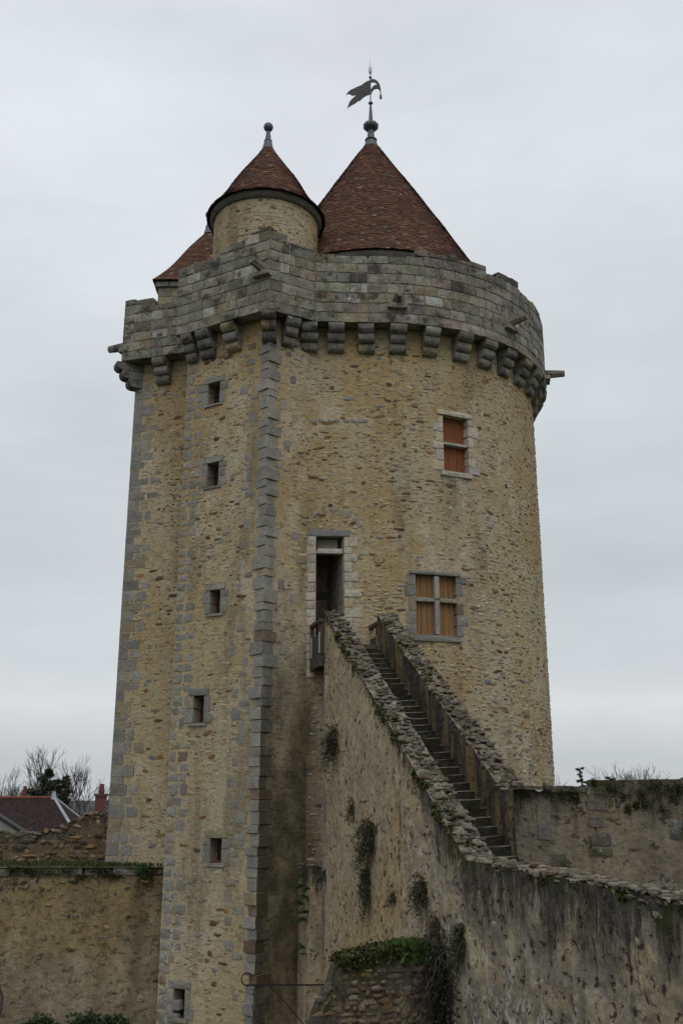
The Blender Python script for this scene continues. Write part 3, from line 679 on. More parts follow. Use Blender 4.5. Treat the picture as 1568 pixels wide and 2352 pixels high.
# ------------------------------------------------------------------ keep: parapet
PPAL = [(6, (.255, .24, .20)), (5, (.22, .208, .175)), (4, (.28, .263, .218)), (1.4, (.40, .38, .335)), (1.8, (.155, .146, .124)), (1.8, (.27, .235, .168)), (.5, (.08, .076, .066))]
CH = 0.395
def top_prof(S, s, lo=0.0):
    p = S.frame(s)[0]; return Z_TOP + lo + 0.30 * nse((p.x, p.y, 4.0), 0.45)
parapet = MB(); parapet.smooth = True
par_list = []
def parapet_run(S, s0, s1, lo_fn, first=True):
    nst = max(2, int((s1 - s0) / .4))
    for i in range(nst):
        a, b = s0 + (s1 - s0) * i / nst, s0 + (s1 - s0) * (i + 1) / nst
        za, zb = [Z_TOP + lo_fn(q) - .09 for q in (a, b)]; zm = min(za, zb); za = zb = zm
        for d0, flip in ((-.02, False), (-.42, True)):
            q = [pt(S, a, Z_LINT + .03, d0), pt(S, b, Z_LINT + .03, d0), pt(S, b, zb, d0), pt(S, a, za, d0)]; parapet.quad(*(q[::-1] if flip else q))
        parapet.quad(pt(S, a, za, -.02), pt(S, b, zb, -.02), pt(S, b, zb, -.42), pt(S, a, za, -.42))
        parapet.quad(pt(S, a, Z_LINT + .03, -.42), pt(S, b, Z_LINT + .03, -.42), pt(S, b, Z_LINT + .03, -.02), pt(S, a, Z_LINT + .03, -.02))
    row = 0; z = Z_LINT
    while z < Z_TOP + .7:
        h = CH * random.uniform(.97, 1.03) if row else CH * .95; a = s0; 
        while a < s1 - .02:
            w_ = random.uniform(.34, .82) if row else random.uniform(.7, 1.1)
            if s1 - a - w_ < .25: w_ = s1 - a
            b = a + w_; tz = Z_TOP + lo_fn((a + b) / 2)
            if z + .13 < tz:
                top = z + h * 1.6 > tz
                par_list.append((S, a, b, z, min(z + h, tz + random.uniform(-.05, .03)), top))
            a = b
        z += h; row += 1
def cyl_top(s):
    x = s / RP
    v = .10 * nse((s, 2.0, 0), 1.1)
    if s < 1.4: v -= .20
    elif s < 4.0: v += .12
    elif s < 4.65: v -= .12
    elif s < 6.4: v += .14
    elif s < 7.2: v -= .16
    elif s < 8.6: v += .0
    else: v -= .2
    return v
parapet_run(p_cy, S5, math.pi * 1.05 * RP, cyl_top)
parapet_run(p_tr, 0.02, p_tr.length, lambda s: .30 if s < .6 else .02)
parapet_run(p_fl, 0.0, p_fl.length, lambda s: -.16 + .07 * nse((s * 2, 0, 0)))
parapet_run(p_tl, 0.0, p_tl.length, lambda s: -.10 if s < .8 else (-.02 if s < 1.5 else (.10 if s < 2.5 else .44 if s > 3.25 else .22)))
parapet_run(p_ts, 0.0, p_ts.length, lambda s: -.3)
parapet_run(p_lb, 0.0, p_lb.length, lambda s: -.25 if s < 1.15 else -.62)
parapet_run(p_ls, 2.0, p_ls.length, lambda s: -.3)
par_o = parapet.build('parapet', M_mortar, keep)
PBt = Batch(); n_ps = 0
for (S, a, b, z0, z1, top) in par_list:
    c = pick(PPAL); f_ = .7 if top and random.random() < .6 else 1.0; c = tuple(q * f_ for q in c)
    if (S is p_cy and a > 8.2) or S is p_ls or S is p_ts:          # seen edge-on or not at all
        p, t, n = S.frame((a + b) / 2); bk = p - n * .46; PBt.add(random.choice(T_ASH), frameM(Vector((bk.x, bk.y, (z0 + z1) / 2)), t, n, b - a - .016, .465, z1 - z0 - .016), vary(c, .1))
    else:
        block('parapet_stone', par_o, S, a, b, z0, z1, -.46, random.uniform(-.004, .016), vary(c, .10), ASH_P, random.uniform(.01, .024), random.uniform(-.012, .012)); n_ps += 1
PBt.build('parapet_rubble', M_parapet_s, par_o); print('parapet stones', n_ps)

# water spouts
def spout(S, s, z, ln=0.75, w_=.13, drp=.0):
    p, t, n = S.frame(s); m = MB(); cx = []
    X = Vector((t.x, t.y, 0)); N = Vector((n.x, n.y, -drp)); o = Vector((p.x, p.y, z))
    prof = [(-w_, .02), (-w_ * .95, .16), (-w_ * .6, .16), (-.03, .05), (.03, .05), (w_ * .6, .16), (w_ * .95, .16), (w_, .02), (w_ * .45, -.10), (-w_ * .45, -.10)]
    vs_ = []
    for d, k in ((-.3, 1.15), (0.02, 1.15), (ln * .5, 1.0), (ln, .82)): vs_ += [o + N * d + X * (a * k) + Vector((0, 0, b * k)) for a, b in prof]
    nn = len(prof); fs = [(i * nn + q, i * nn + (q + 1) % nn, (i + 1) * nn + (q + 1) % nn, (i + 1) * nn + q) for i in range(3) for q in range(nn)] + [tuple(3 * nn + q for q in range(nn))]
    m.add(vs_, fs); sp_ = link('water_spout', m.mesh('water_spout', M_parapet), keep, color=vary((.24, .22, .19), .08))
    block('spout_bed', sp_, S, s - .34, s + .34, z - .30, z - .10, -.2, .20, (.30, .28, .24), ASH_P)
a, b = p_tl.hit(600, 645); spout(p_tl, p_tl.length - .28, 18.0)
a, b = p_cy.hit(912, 700); spout(p_cy, a, b + .1, .62)
a, b = p_cy.hit(1168, 745); spout(p_cy, a, b, .85, .12)
spout(p_cy, 1.42 * RP, 17.1, .8); 
spout(p_ls, p_ls.length - .35, 17.15, .8)

# ------------------------------------------------------------------ keep: roofs
TPAL = [(6, (.130, .061, .038)), (6, (.112, .053, .035)), (4, (.15, .070, .042)), (4, (.096, .048, .034)), (1.0, (.18, .075, .04)), (.9, (.19, .13, .095)), (.25, (.27, .22, .175))]
def tiled_cone(par, c, prof, expo=.105, tw=.165, name='roof'):
    """prof(k) -> (r, z) for k in 0..1 from the eaves up; tiles laid in courses"""
    m = MB(); m.smooth = True; m.lathe([tuple(np.add(prof(k / 24), (-.03, -.02))) for k in range(25)], c, 64); ro = m.build(name, M_tile_bed, par)
    pr = [prof(k / 300) for k in range(301)]; acc = [0]
    for a, b in zip(pr, pr[1:]): acc.append(acc[-1] + math.hypot(b[0] - a[0], b[1] - a[1]))
    nrow = int(acc[-1] / expo); V_ = []; F_ = []; T_ = []; C2 = []
    def ptat(d):
        i = min(max(np.searchsorted(acc, d) - 1, 0), 299); f = (d - acc[i]) / (acc[i + 1] - acc[i]); return pr[i][0] + (pr[i + 1][0] - pr[i][0]) * f, pr[i][1] + (pr[i + 1][1] - pr[i][1]) * f
    B = MB()
    for rI in range(nrow):
        d0 = rI * expo; d1 = min(d0 + expo * 1.35, acc[-1]); r0, z0 = ptat(d0); r1, z1 = ptat(d1); n = max(8, int(2 * math.pi * r0 / tw)); off = random.random()
        for k in range(n):
            a0 = (k + off + .02) / n * 2 * math.pi; a1 = (k + off + .97) / n * 2 * math.pi; am = (a0 + a1) / 2; wob = .028 * nse((c[0] + math.sin(am) * r0, c[1] - math.cos(am) * r0, z0), .9)
            if math.cos(am) < -.55: continue
            lift = random.uniform(.030, .042); dz = random.uniform(-.012, .012) - (.04 if random.random() < .012 else 0); col = vary(pick(TPAL), .16, .06)
            P = lambda a, r, z: (c[0] + r * math.sin(a), c[1] - r * math.cos(a), z)
            v = [P(a0, r0 + lift + wob, z0 + dz), P(a1, r0 + lift + wob, z0 + dz), P(a1, r1 + .004 + wob, z1), P(a0, r1 + .004 + wob, z1), P(a0, r0 + wob * .5, z0 + dz - .012), P(a1, r0 + wob * .5, z0 + dz - .012)]
            B.add(v, [(0, 1, 2, 3), (4, 5, 1, 0), (4, 0, 3), (5, 2, 1)], col)
    B.build('roof_tile', M_tile, ro, 'stuff'); return ro
M_tile_bed = flat_mat('tile_bed', (.05, .025, .018), .9, .1)
def cornice(par, c, r, z, h, prj, mat, nseg, name='cornice'):
    """moulded stone ring cut into separate stones"""
    for k in range(nseg):
        a0 = 2 * math.pi * k / nseg + .006 / r; a1 = 2 * math.pi * (k + 1) / nseg - .006 / r
        if math.cos((a0 + a1) / 2) < -.6: continue
        prof = [(r - .2, z)] + [(r + prj * math.sin(q), z + h * (1 - math.cos(q))) for q in np.linspace(0, math.pi / 2, 6)] + [(r - .2, z + h)]
        m = MB(); ns = 4; vs_ = []
        for i in range(ns + 1):
            a = a0 + (a1 - a0) * i / ns; vs_ += [(c[0] + q[0] * math.sin(a), c[1] - q[0] * math.cos(a), q[1]) for q in prof]
        nn = len(prof); fs = [(i * nn + q, (i + 1) * nn + q, (i + 1) * nn + (q + 1) % nn, i * nn + (q + 1) % nn) for i in range(ns) for q in range(nn)] + [tuple(range(nn))[::-1], tuple(ns * nn + q for q in range(nn))]
        m.add(vs_, fs); link(name, m.mesh(name, M_stone), par, color=vary((.12, .114, .098), .2))
# main drum + cone
m = MB(); m.smooth = True; m.lathe([(5.0, 16.0), (5.0, 20.5)], CYC, 72); m.build('drum_wall', M_plaster, keep)
cornice(keep, CYC, 5.0, 19.94, .42, .40, M_stone, 48, 'cornice_stone')
ZA = 28.95
def prof_main(k):
    z = 20.40 + (ZA - 20.40) * k; r = 5.30 + (.30 - 5.30) * k
    r += .16 * max(0, 1 - k / .12) ** 2 + .08 * math.sin(math.pi * min(1, k))
    return r, z
roof1 = tiled_cone(keep, CYC, prof_main)
roof1['label'] = 'large brown tiled cone over the round tower'
fin = MB(); fin.smooth = True
zt_ = ZA - .12
fin.lathe([(.44, zt_ - .22), (.34, zt_ + .12), (.24, zt_ + .42), (.23, zt_ + .45)], CYC, 24); fo = fin.build('finial', M_lead, roof1)
def add_fin(prof, n=20, flute=None, mat=None, name='finial'):
    f_ = MB(); f_.smooth = True; f_.lathe(prof, CYC, n, flute=flute); f_.build(name, mat or M_lead, roof1)
z0 = zt_ + .43
add_fin([(.20, z0 - .02), (.27, z0 + .02), (.285, z0 + .06), (.25, z0 + .10), (.2, z0 + .11)])
add_fin([(.19, z0 + .05), (.13, z0 + .62)])
zd = z0 + .62
add_fin([(.05, zd - .03), (.2, zd), (.31, zd + .09), (.35, zd + .2), (.31, zd + .3), (.18, zd + .38), (.05, zd + .4)], 60, .06)
add_fin([(.11, zd + .35), (.045, zd + 1.4), (.045, zd + 1.42)])
zk = zd + 1.42
add_fin([(.03, zk - .03), (.10, zk + .02), (.11, zk + .05), (.08, zk + .09), (.03, zk + .11)])
add_fin([(.028, zk), (.022, zk + 1.55)], 10)
add_fin([(.02, zk + 1.38), (.07, zk + 1.44), (.07, zk + 1.50), (.02, zk + 1.56)], 12)
add_fin([(.02, zk + 1.55), (.02, zk + 1.66), (.06, zk + 1.70), (.075, zk + 1.80), (.075, zk + 2.0), (.05, zk + 2.08), (.015, zk + 2.1)], 12, None, M_strip)
add_fin([(.012, zk + 2.08), (.002, zk + 2.62)], 6)
# weather vane: pennon with scrolled counterweight, traced around its pole, 12 mm plate
OUT = [(848, 440), (800, 460), (750, 492), (690, 545), (640, 575), (590, 598), (540, 632), (470, 668), (420, 715), (385, 765), (374, 803), (395, 770), (425, 752), (460, 757), (500, 774), (535, 768), (573, 746), (540, 790), (490, 835), (450, 890), (420, 960), (405, 1030), (440, 990), (500, 945), (560, 910), (600, 870), (660, 840), (710, 785), (770, 742), (838, 708), (852, 700)]
SCR = [(858, 425), (900, 410), (950, 412), (1000, 440), (1035, 490), (1055, 560), (1062, 645), (1050, 648), (1040, 605), (1015, 580), (975, 577), (930, 600), (895, 640), (870, 700), (858, 690), (862, 610), (890, 560), (935, 518), (990, 503), (970, 478), (930, 465), (895, 472), (858, 490)]
def vane_part(name, px, th, par):
    ang = math.radians(12); ax = Vector((math.cos(ang), math.sin(ang), 0)); bx_ = Vector((-ax.y, ax.x, 0)); m = MB()
    P = [Vector((CYC[0], CYC[1], zk + .02)) + ax * ((x - 856) * .00245) + Vector((0, 0, (870 - y) * .0030)) for x, y in px]
    n = len(P); m.v = [tuple(p - bx_ * th) for p in P] + [tuple(p + bx_ * th) for p in P]
    from mathutils.geometry import tessellate_polygon
    tri = tessellate_polygon([[Vector((x, y, 0)) for x, y in px]])
    m.f = [tuple(t_) for t_ in tri] + [tuple(n + q for q in t_)[::-1] for t_ in tri] + [(i, (i + 1) % n, n + (i + 1) % n, n + i) for i in range(n)]
    return m.build(name, M_vane, par)
vane = thing('weather_vane', 'dark metal swallowtail pennon weather vane on the tall cone roof', 'weather vane', (CYC[0], CYC[1], zk))
vane_part('pennon', OUT, .012, vane); vane_part('scroll', SCR, .02, vane)
mp = MB(); mp.smooth = True; cw = Vector((CYC[0], CYC[1], zk + .02)) + Vector((math.cos(.21), math.sin(.21), 0)) * ((1056 - 856) * .00245)
mp.lathe([(.012, cw.z + .72), (.02, cw.z + .62), (.05, cw.z + .55), (.06, cw.z + .42), (.05, cw.z + .35), (.0, cw.z + .33)], (cw.x, cw.y), 12); mp.build('weight', M_lead, vane)

# round stair-head turret
T1 = (-2.96, 34.3); RT = 2.02; ZE = 21.78
S_t1 = Drum(T1, RT); grid_wall(S_t1, -math.pi * RT, math.pi * RT, 16.5, ZE + .1, [], .4).build('turret_drum', M_plaster, keep)
t1o = [o for o in keep.children if o.name.startswith('turret_drum')][0]
rubble(S_t1, -3.4, 3.4, 18.6, ZE - .05, t1o, [], 90, .55, .15)
cornice(keep, T1, RT, ZE - .0, .28, .17, M_stone, 18, 'cornice_stone')
def prof_t1(k):
    z = ZE + .26 + (25.55 - ZE - .26) * k; r = 2.25 + (.13 - 2.25) * k
    r += .05 * max(0, 1 - k / .15) ** 2 - .10 * math.sin(math.pi * k) + .1 * math.sin(math.pi * k) ** 3; return r, z
roof2 = tiled_cone(keep, T1, prof_t1); roof2['label'] = 'small tiled cone over the stair turret'
def ball_finial(c, z, par):
    for pr in ([(.24, z - .14), (.17, z + .16), (.15, z + .26)], [(.14, z + .22), (.165, z + .25), (.165, z + .29), (.13, z + .31)], [(.13, z + .28), (.07, z + .78)], [(.02, z + .74)] + [(.195 * math.sin(q), z + .94 - .195 * math.cos(q)) for q in np.linspace(.3, math.pi, 12)]):
        f_ = MB(); f_.smooth = True; f_.lathe(pr, c, 24); f_.build('finial', M_lead, par)
ball_finial(T1, 25.5, roof2)
# second, square turret farther back with a pyramid roof
T2 = (-6.36, 42.0); A2 = 2.10; ZE2, ZA2 = 22.72, 26.5
f2 = Plane((T2[0] - A2 + .24, T2[1] - A2 + .24), (1, 0), 2 * A2 - .48); l2 = Plane((T2[0] - A2 + .24, T2[1] + A2 - .24), (0, -1), 2 * A2 - .48)
m = MB(); m.bx(T2[0] - A2 + .24, T2[0] + A2 - .24, T2[1] - A2 + .24, T2[1] + A2 - .24, 14, ZE2 - .25); t2o = m.build('square_turret_wall', M_plaster, keep)
for S2 in (f2, l2):
    zz = 19.0
    while zz < ZE2 - .45:
        a = 0
        while a < S2.length - .05: w_ = min(random.uniform(.4, .7), S2.length - a); block('turret_stone', t2o, S2, a, a + w_, zz, min(zz + .36, ZE2 - .3), -.1, .02, pick([(2, (.2, .19, .16)), (2, (.29, .245, .16))])); a += w_
        zz += .37
    a = -.1
    while a < S2.length + .05: w_ = random.uniform(.5, .8); block('cornice_stone', t2o, S2, a, min(a + w_, S2.length + .1), ZE2 - .30, ZE2 - .04, -.1, .15, (.17, .165, .15)); a += w_
def prof_t2(k): return A2 * (1 - k) + .04 * k - .22 * math.sin(math.pi * min(1, k * 1.5)) * (1 - k) * .6, ZE2 + (ZA2 - ZE2) * k
m = MB(); ks = [prof_t2(q / 20) for q in range(21)]
for sg, (ux, uy) in enumerate(((1, 0), (0, 1), (-1, 0), (0, -1))):
    vx, vy = -uy, ux
    for (r0, z0), (r1, z1) in zip(ks, ks[1:]):
        P = lambda a, r, z: (T2[0] + ux * a + vx * -r, T2[1] + uy * a + vy * -r, z - .03)
        m.quad(P(-r0, r0, z0), P(r0, r0, z0), P(r1, r1, z1), P(-r1, r1, z1))
m.poly([(T2[0] + x, T2[1] + y, ZE2 - .03) for x, y in ((-A2, -A2), (-A2, A2), (A2, A2), (A2, -A2))]); roof3 = m.build('roof', M_tile_bed, keep); roof3['label'] = 'partly hidden tiled pyramid roof behind the left parapet'
B = MB(); dist = 0; kk = 0.0; rows = []
Lr = math.hypot(A2, ZA2 - ZE2); nr2 = int(Lr / .105)
for rI in range(nr2):
    r0, z0 = prof_t2(rI / nr2); r1, z1 = prof_t2(min(1, (rI + 1.3) / nr2))
    for ux, uy in ((1, 0), (0, -1)):
        vx, vy = -uy, ux; n = max(1, int(2 * r0 / .165)); off = random.random() * .165
        for q in range(n):
            a0 = -r0 + 2 * r0 * q / n + .004; a1 = -r0 + 2 * r0 * (q + 1) / n - .004; lf_ = random.uniform(.028, .04); f_ = r1 / max(r0, .01)
            P = lambda a, r, z: (T2[0] + ux * a - vx * r, T2[1] + uy * a - vy * r, z)
            B.add([P(a0, r0 + lf_, z0), P(a1, r0 + lf_, z0), P(a1 * f_, r1 + .004, z1), P(a0 * f_, r1 + .004, z1), P(a0, r0, z0 - .012), P(a1, r0, z0 - .012)], [(0, 1, 2, 3), (4, 5, 1, 0), (4, 0, 3), (5, 2, 1)], vary(pick(TPAL), .14, .05))
B.build('roof_tile', M_tile, roof3, 'stuff'); ball_finial(T2, ZA2 - .05, roof3)

# ================================================================== the curtain wall with the stair
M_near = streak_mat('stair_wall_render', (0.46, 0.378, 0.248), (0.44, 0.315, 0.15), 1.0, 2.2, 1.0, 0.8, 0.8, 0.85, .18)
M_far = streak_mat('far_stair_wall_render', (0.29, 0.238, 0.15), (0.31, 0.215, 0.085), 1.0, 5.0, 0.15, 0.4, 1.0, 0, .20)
M_para = streak_mat('parapet_wall_render', (0.22, 0.19, 0.14), (0.24, 0.185, 0.09), 0.9, 2.0, 0.25, 1.0, 0.6, 0, .17, .6)
M_leftw = streak_mat('left_wall_render', (0.31, 0.262, 0.178), (0.275, 0.2, 0.095), 0.9, 2.0, 0.1, 0.9, 0.85, 0, .33, .35)
M_head = streak_mat('wall_head_mortar', (0.27, 0.24, 0.185), (0.23, 0.17, 0.09), 0.8, 1.6, 0.0, 0.6, 0.6, 0.3, .10, .9)
def sheet(S, s0, s1, zb, zt, step=.16, amp=.03, d=0.0, och=None, nz=None, freq=1.6, dropk=None):
    ns = max(1, int((s1 - s0) / step)); H = max(zt(s0), zt(s1)) - zb; nz = nz or max(1, int(H / step)); V_ = []; D_ = []; O_ = []; F_ = []
    for i in range(ns + 1):
        s = s0 + (s1 - s0) * i / ns; top = zt(s)
        for j in range(nz + 1):
            z = zb + (top - zb) * j / nz; p = pt(S, s, z); q = (p.x, p.y, p.z)
            dd = amp * (nse(q, freq) + .6 * nse(q, freq * 2.7) + .4 * nse(q, freq * 6)); V_.append(tuple(pt(S, s, z, d + dd))); D_.append((top - z) * (dropk(s) if dropk else 1)); O_.append(och(s, z) if och else 0.0)
    for i in range(ns):
        for j in range(nz): a = i * (nz + 1) + j; F_.append((a, a + nz + 1, a + nz + 2, a + 1))
    return V_, F_, D_, O_
def sheets(name, lst, mat, parent, drip=None):
    V_, F_, D_, O_ = [], [], [], []
    for v, f, dd, oo in lst:
        k = len(V_); V_ += v; F_ += [tuple(q + k for q in r) for r in f]; D_ += dd; O_ += oo
    me = bpy.data.meshes.new(name); me.from_pydata(V_, [], F_)
    for nm, dat in (('drop', D_), ('ochre', O_)):
        a = me.attributes.new(nm, 'FLOAT', 'POINT'); a.data.foreach_set('value', np.array(dat, np.float32))
    if drip:
        a = me.attributes.new('drip', 'FLOAT', 'POINT'); a.data.foreach_set('value', np.array([drip(*v) for v in V_], np.float32))
    me.materials.append(mat); me.polygons.foreach_set('use_smooth', [True] * len(F_)); me.update()
    return link(name, me, parent)
E = V2(-.53, 31.0); tN = V2(.247, -.969).normalized(); nN = V2(tN.y, -tN.x); rN = -nN
TH, SW = .58, 1.14
S_near = Plane(E, tN, 26)
S_far = Plane(E + rN * (TH + SW), tN, 12)
SLOPE = .591; Z_TOPW, Z_LOW = 5.95, -.9; S_LEV = (Z_TOPW - Z_LOW) / SLOPE
def z_near(s): return Z_TOPW - SLOPE * s if s < S_LEV else Z_LOW - .022 * (s - S_LEV)
def z_far(s): return max(z_near(s), .38)
def ochre_near(s, z):
    n = nse((s * .5, z * .35, 1.0), 1.0) * .5 + nse((s * 1.7, z * 1.1, 5.0), 1.0) * .25
    return max(0, min(1, smooth(-1.4, -3.6, z - (.55 * s - 2.2) + n * 2.0) * smooth(8.5, 6.0, s + n * 2)))
SEND = 24.0
stair_wall = thing('stair_wall', 'long rubble wall with black streaks climbing beside the stairs', 'wall', (E.x, E.y, GROUND))
core = .045
def topstrip(S, s0, s1, zt, d0, d1, step=.07, drop=0.05, nj=9):
    """rough bedded wall head: level ledges of broken mortar and stone"""
    V_, F_, D_, O_ = [], [], [], []; n = int((s1 - s0) / step)
    for i in range(n + 1):
        s = s0 + (s1 - s0) * i / n
        for j in range(nj):
            d = d0 + (d1 - d0) * j / (nj - 1); q = (s * 3.1, d * 5, 0); z = zt(s) - core + .055 * nse(q, 1.0) + .035 * nse(q, 2.7)
            z = round(z / .06) * .06 * .6 + z * .4
            V_.append(tuple(pt(S, s, z, d))); D_.append(drop + .5 * (nse(q, .6) + .4)); O_.append(0)
    for i in range(n):
        for j in range(nj - 1): a = i * nj + j; F_.append((a, a + nj, a + nj + 1, a + 1))
    return V_, F_, D_, O_
zn = lambda s: z_near(s) - core
dk = lambda s: 2.6 - 1.7 * smooth(5, 12, s) + .35 * nse((s * 1.3, 0, 8))
sheets('wall_face', [sheet(S_near, 0, 7.5, GROUND, zn, .13, .03, 0, ochre_near, freq=1.8, dropk=dk), sheet(S_near, 7.5, 20.5, GROUND, zn, .075, .04, 0, ochre_near, freq=2.0, dropk=dk), sheet(S_near, 20.5, SEND, GROUND, zn, .3, .03, 0, ochre_near, freq=1.8), sheet(S_near, 0, SEND, -2.2, zn, .5, .01, -TH), ], M_near, stair_wall)
face_o = [o for o in stair_wall.children if o.name.startswith('wall_face')][0]
sheets('wall_head', [topstrip(S_near, 0, 21, z_near, 0.01, -TH)], M_head, stair_wall)
m = MB(); Ee = [pt(S_near, 0, GROUND, 0), pt(S_near, 0, GROUND, -TH), pt(S_near, 0, zn(0), -TH), pt(S_near, 0, zn(0), 0)]; m.poly(Ee); m.build('wall_end', M_leftw, stair_wall)
# grey edge stones of the wall end
z = GROUND + 3
while z < 1.6:
    h = random.uniform(.34, .6)
    block('edge_stone', stair_wall, S_near, -.02, random.uniform(.2, .34), z, z + h, -.25, .035, pick(GREYS)); z += h
NPAL = [(5, (.32, .265, .175)), (4, (.27, .235, .17)), (2, (.20, .18, .145)), (.8, (.38, .345, .27)), (.5, (.22, .125, .07)), (1.6, (.09, .075, .055))]
rubble(S_near, .3, 20.0, -7.5, 5.6, face_o, [], 60, .20, .17, NPAL, mbig=tmpl_meshes(T_RUB, M_rubble, 'rubble_stone'), mat_small=M_rubble_s, wr=(.08, .30), prot=(-.02, .006), hs=(.5, .9), keepf=lambda s, z: z < z_near(s) - .2 and ochre_near(s, z) < .55)

CPAL = [(5, (.225, .198, .15)), (4, (.195, .175, .138)), (2, (.25, .223, .178)), (1, (.19, .125, .08)), (2.8, (.12, .105, .08))]
COP = tmpl_meshes(T_SLAB, M_coping, 'coping_stone')
def coping(S, s0, s1, zt, d_out, d_in, par, n_big, seed=0, steep=True, dens=1.0):
    """layer after layer of thin rough slabs bedded level along the sloping top"""
    L = []; s = s0; wd = abs(d_in - d_out)
    while s < s1:
        z = zt(s)
        for j in range(max(3, int(wd / .11 * dens))):
            lw = random.uniform(.07, .25); ld = random.uniform(.07, .20); th = random.uniform(.03, .06)
            dd = d_out + (d_in - d_out) * random.uniform(.02, .98); dz = random.uniform(-.15, -.005) + .04 * nse((s * 1.2, dd * 3, 7))
            L.append((s + random.uniform(-.07, .07), dd, z + dz, lw, ld, th))
        s += .07 / dens if steep else .11 / dens
    order = sorted(range(len(L)), key=lambda i: -L[i][3] * L[i][4] * (1.6 if L[i][2] > zt(L[i][0]) - .08 else .7)); big = set(order[:n_big]); B = Batch()
    for i, (s_, dd, z, lw, ld, th) in enumerate(L):
        p, t, n = S.frame(s_); q = p + n * dd; a = random.uniform(0, 6.28); t2 = t * math.cos(a) + n * math.sin(a); n2 = V2(-t2.y, t2.x)
        # template depth axis points up
        X = Vector((t2.x, t2.y, random.uniform(-.14, .14))) * lw; Z = Vector((n2.x, n2.y, random.uniform(-.14, .14))) * ld; Y = Vector((random.uniform(-.1, .1), random.uniform(-.1, .1), 1)) * th
        M = Matrix(((X.x, Y.x, Z.x, q.x), (X.y, Y.y, Z.y, q.y), (X.z, Y.z, Z.z, z), (0, 0, 0, 1))); col = vary(pick(CPAL), .18, .05)
        if i in big: link('coping_stone', random.choice(COP), par, M, color=col)
        else: B.add(random.choice(T_SLS), M, col)
    B.build('coping_rubble', M_coping_s, par)
coping(S_near, .05, 20.0, z_near, -.02, -TH + .02, stair_wall, 300)

# far wall of the stair
far_wall = thing('far_stair_wall', 'stained rubble wall on the right of the stairs below cross window', 'wall', (*(S_far.o), GROUND))
S_FE = 9.95
zf = lambda s: z_far(s) - core
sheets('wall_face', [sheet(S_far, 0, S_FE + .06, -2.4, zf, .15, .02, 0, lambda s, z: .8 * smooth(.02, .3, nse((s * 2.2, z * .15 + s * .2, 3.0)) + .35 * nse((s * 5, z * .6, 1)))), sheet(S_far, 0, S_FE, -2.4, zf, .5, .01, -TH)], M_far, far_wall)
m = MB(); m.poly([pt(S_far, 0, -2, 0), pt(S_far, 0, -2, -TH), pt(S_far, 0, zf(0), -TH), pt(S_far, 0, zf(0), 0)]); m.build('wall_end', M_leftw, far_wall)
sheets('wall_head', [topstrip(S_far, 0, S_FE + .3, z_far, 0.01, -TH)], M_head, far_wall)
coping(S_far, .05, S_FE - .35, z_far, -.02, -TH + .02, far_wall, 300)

# steps
RISE = .19; RUN = RISE / SLOPE; stairs = thing('stone_staircase', 'worn mossy stone steps climbing between two rubble walls to the door', 'staircase', (*(S_near.frame(10)[0]), -2.0))
Z_LAND = 4.92
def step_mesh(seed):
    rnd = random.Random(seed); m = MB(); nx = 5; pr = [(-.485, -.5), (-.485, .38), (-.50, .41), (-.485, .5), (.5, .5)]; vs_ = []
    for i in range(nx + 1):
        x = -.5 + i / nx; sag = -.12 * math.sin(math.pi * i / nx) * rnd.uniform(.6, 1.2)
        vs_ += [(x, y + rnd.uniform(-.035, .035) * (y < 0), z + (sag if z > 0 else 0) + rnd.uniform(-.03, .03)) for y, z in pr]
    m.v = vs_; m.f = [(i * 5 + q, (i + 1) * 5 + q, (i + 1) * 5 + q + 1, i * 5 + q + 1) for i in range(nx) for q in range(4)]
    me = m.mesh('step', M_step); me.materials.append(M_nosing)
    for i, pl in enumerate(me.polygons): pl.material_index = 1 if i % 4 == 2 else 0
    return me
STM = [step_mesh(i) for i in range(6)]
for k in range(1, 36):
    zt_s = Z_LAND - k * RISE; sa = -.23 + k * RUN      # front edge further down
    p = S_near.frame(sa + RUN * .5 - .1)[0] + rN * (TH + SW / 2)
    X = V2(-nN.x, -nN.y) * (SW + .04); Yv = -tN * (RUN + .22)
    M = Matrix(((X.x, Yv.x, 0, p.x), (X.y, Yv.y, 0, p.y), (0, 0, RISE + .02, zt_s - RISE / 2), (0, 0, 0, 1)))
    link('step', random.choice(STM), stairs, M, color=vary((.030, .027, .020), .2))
S_mid = Plane(E + rN * TH, tN, 12)
m = MB(); m.poly([pt(S_mid, -.02, Z_LAND - .02, 0), pt(S_mid, .14, Z_LAND - .02, 0), pt(S_mid, .14, Z_LAND - .02, -SW), pt(S_mid, -.02, Z_LAND - .02, -SW)]); m.poly([pt(S_mid, .14, Z_LAND - .3, 0), pt(S_mid, .14, Z_LAND - .3, -SW), pt(S_mid, .14, Z_LAND - .02, -SW), pt(S_mid, .14, Z_LAND - .02, 0)]); link('landing', m.mesh('landing', M_step), stairs, color=(.12, .105, .085))

# low continuation of the curtain wall below the footbridge
low_wall = thing('low_curtain_wall', 'low streaked wall end under the footbridge, overgrown with fern', 'wall', (-1.0, 32.0, GROUND))
S_lside = Plane(E - rN * .45 - tN * 1.6, tN, 1.6); S_lend = Plane(E - rN * .45, rN, .45)
zl = lambda s: -1.66
sheets('wall_face', [sheet(S_lside, 0, 1.6, GROUND, zl, .12, .02), sheet(S_lend, 0, .45, GROUND, zl, .1, .02)], M_near, low_wall)
sheets('wall_head', [topstrip(S_lside, 0, 1.6, lambda s: -1.62, 0.01, -1.0)], M_head, low_wall)
coping(S_lside, .05, 1.55, lambda s: -1.62, -.02, -.5, low_wall, 25, steep=False, dens=.6)

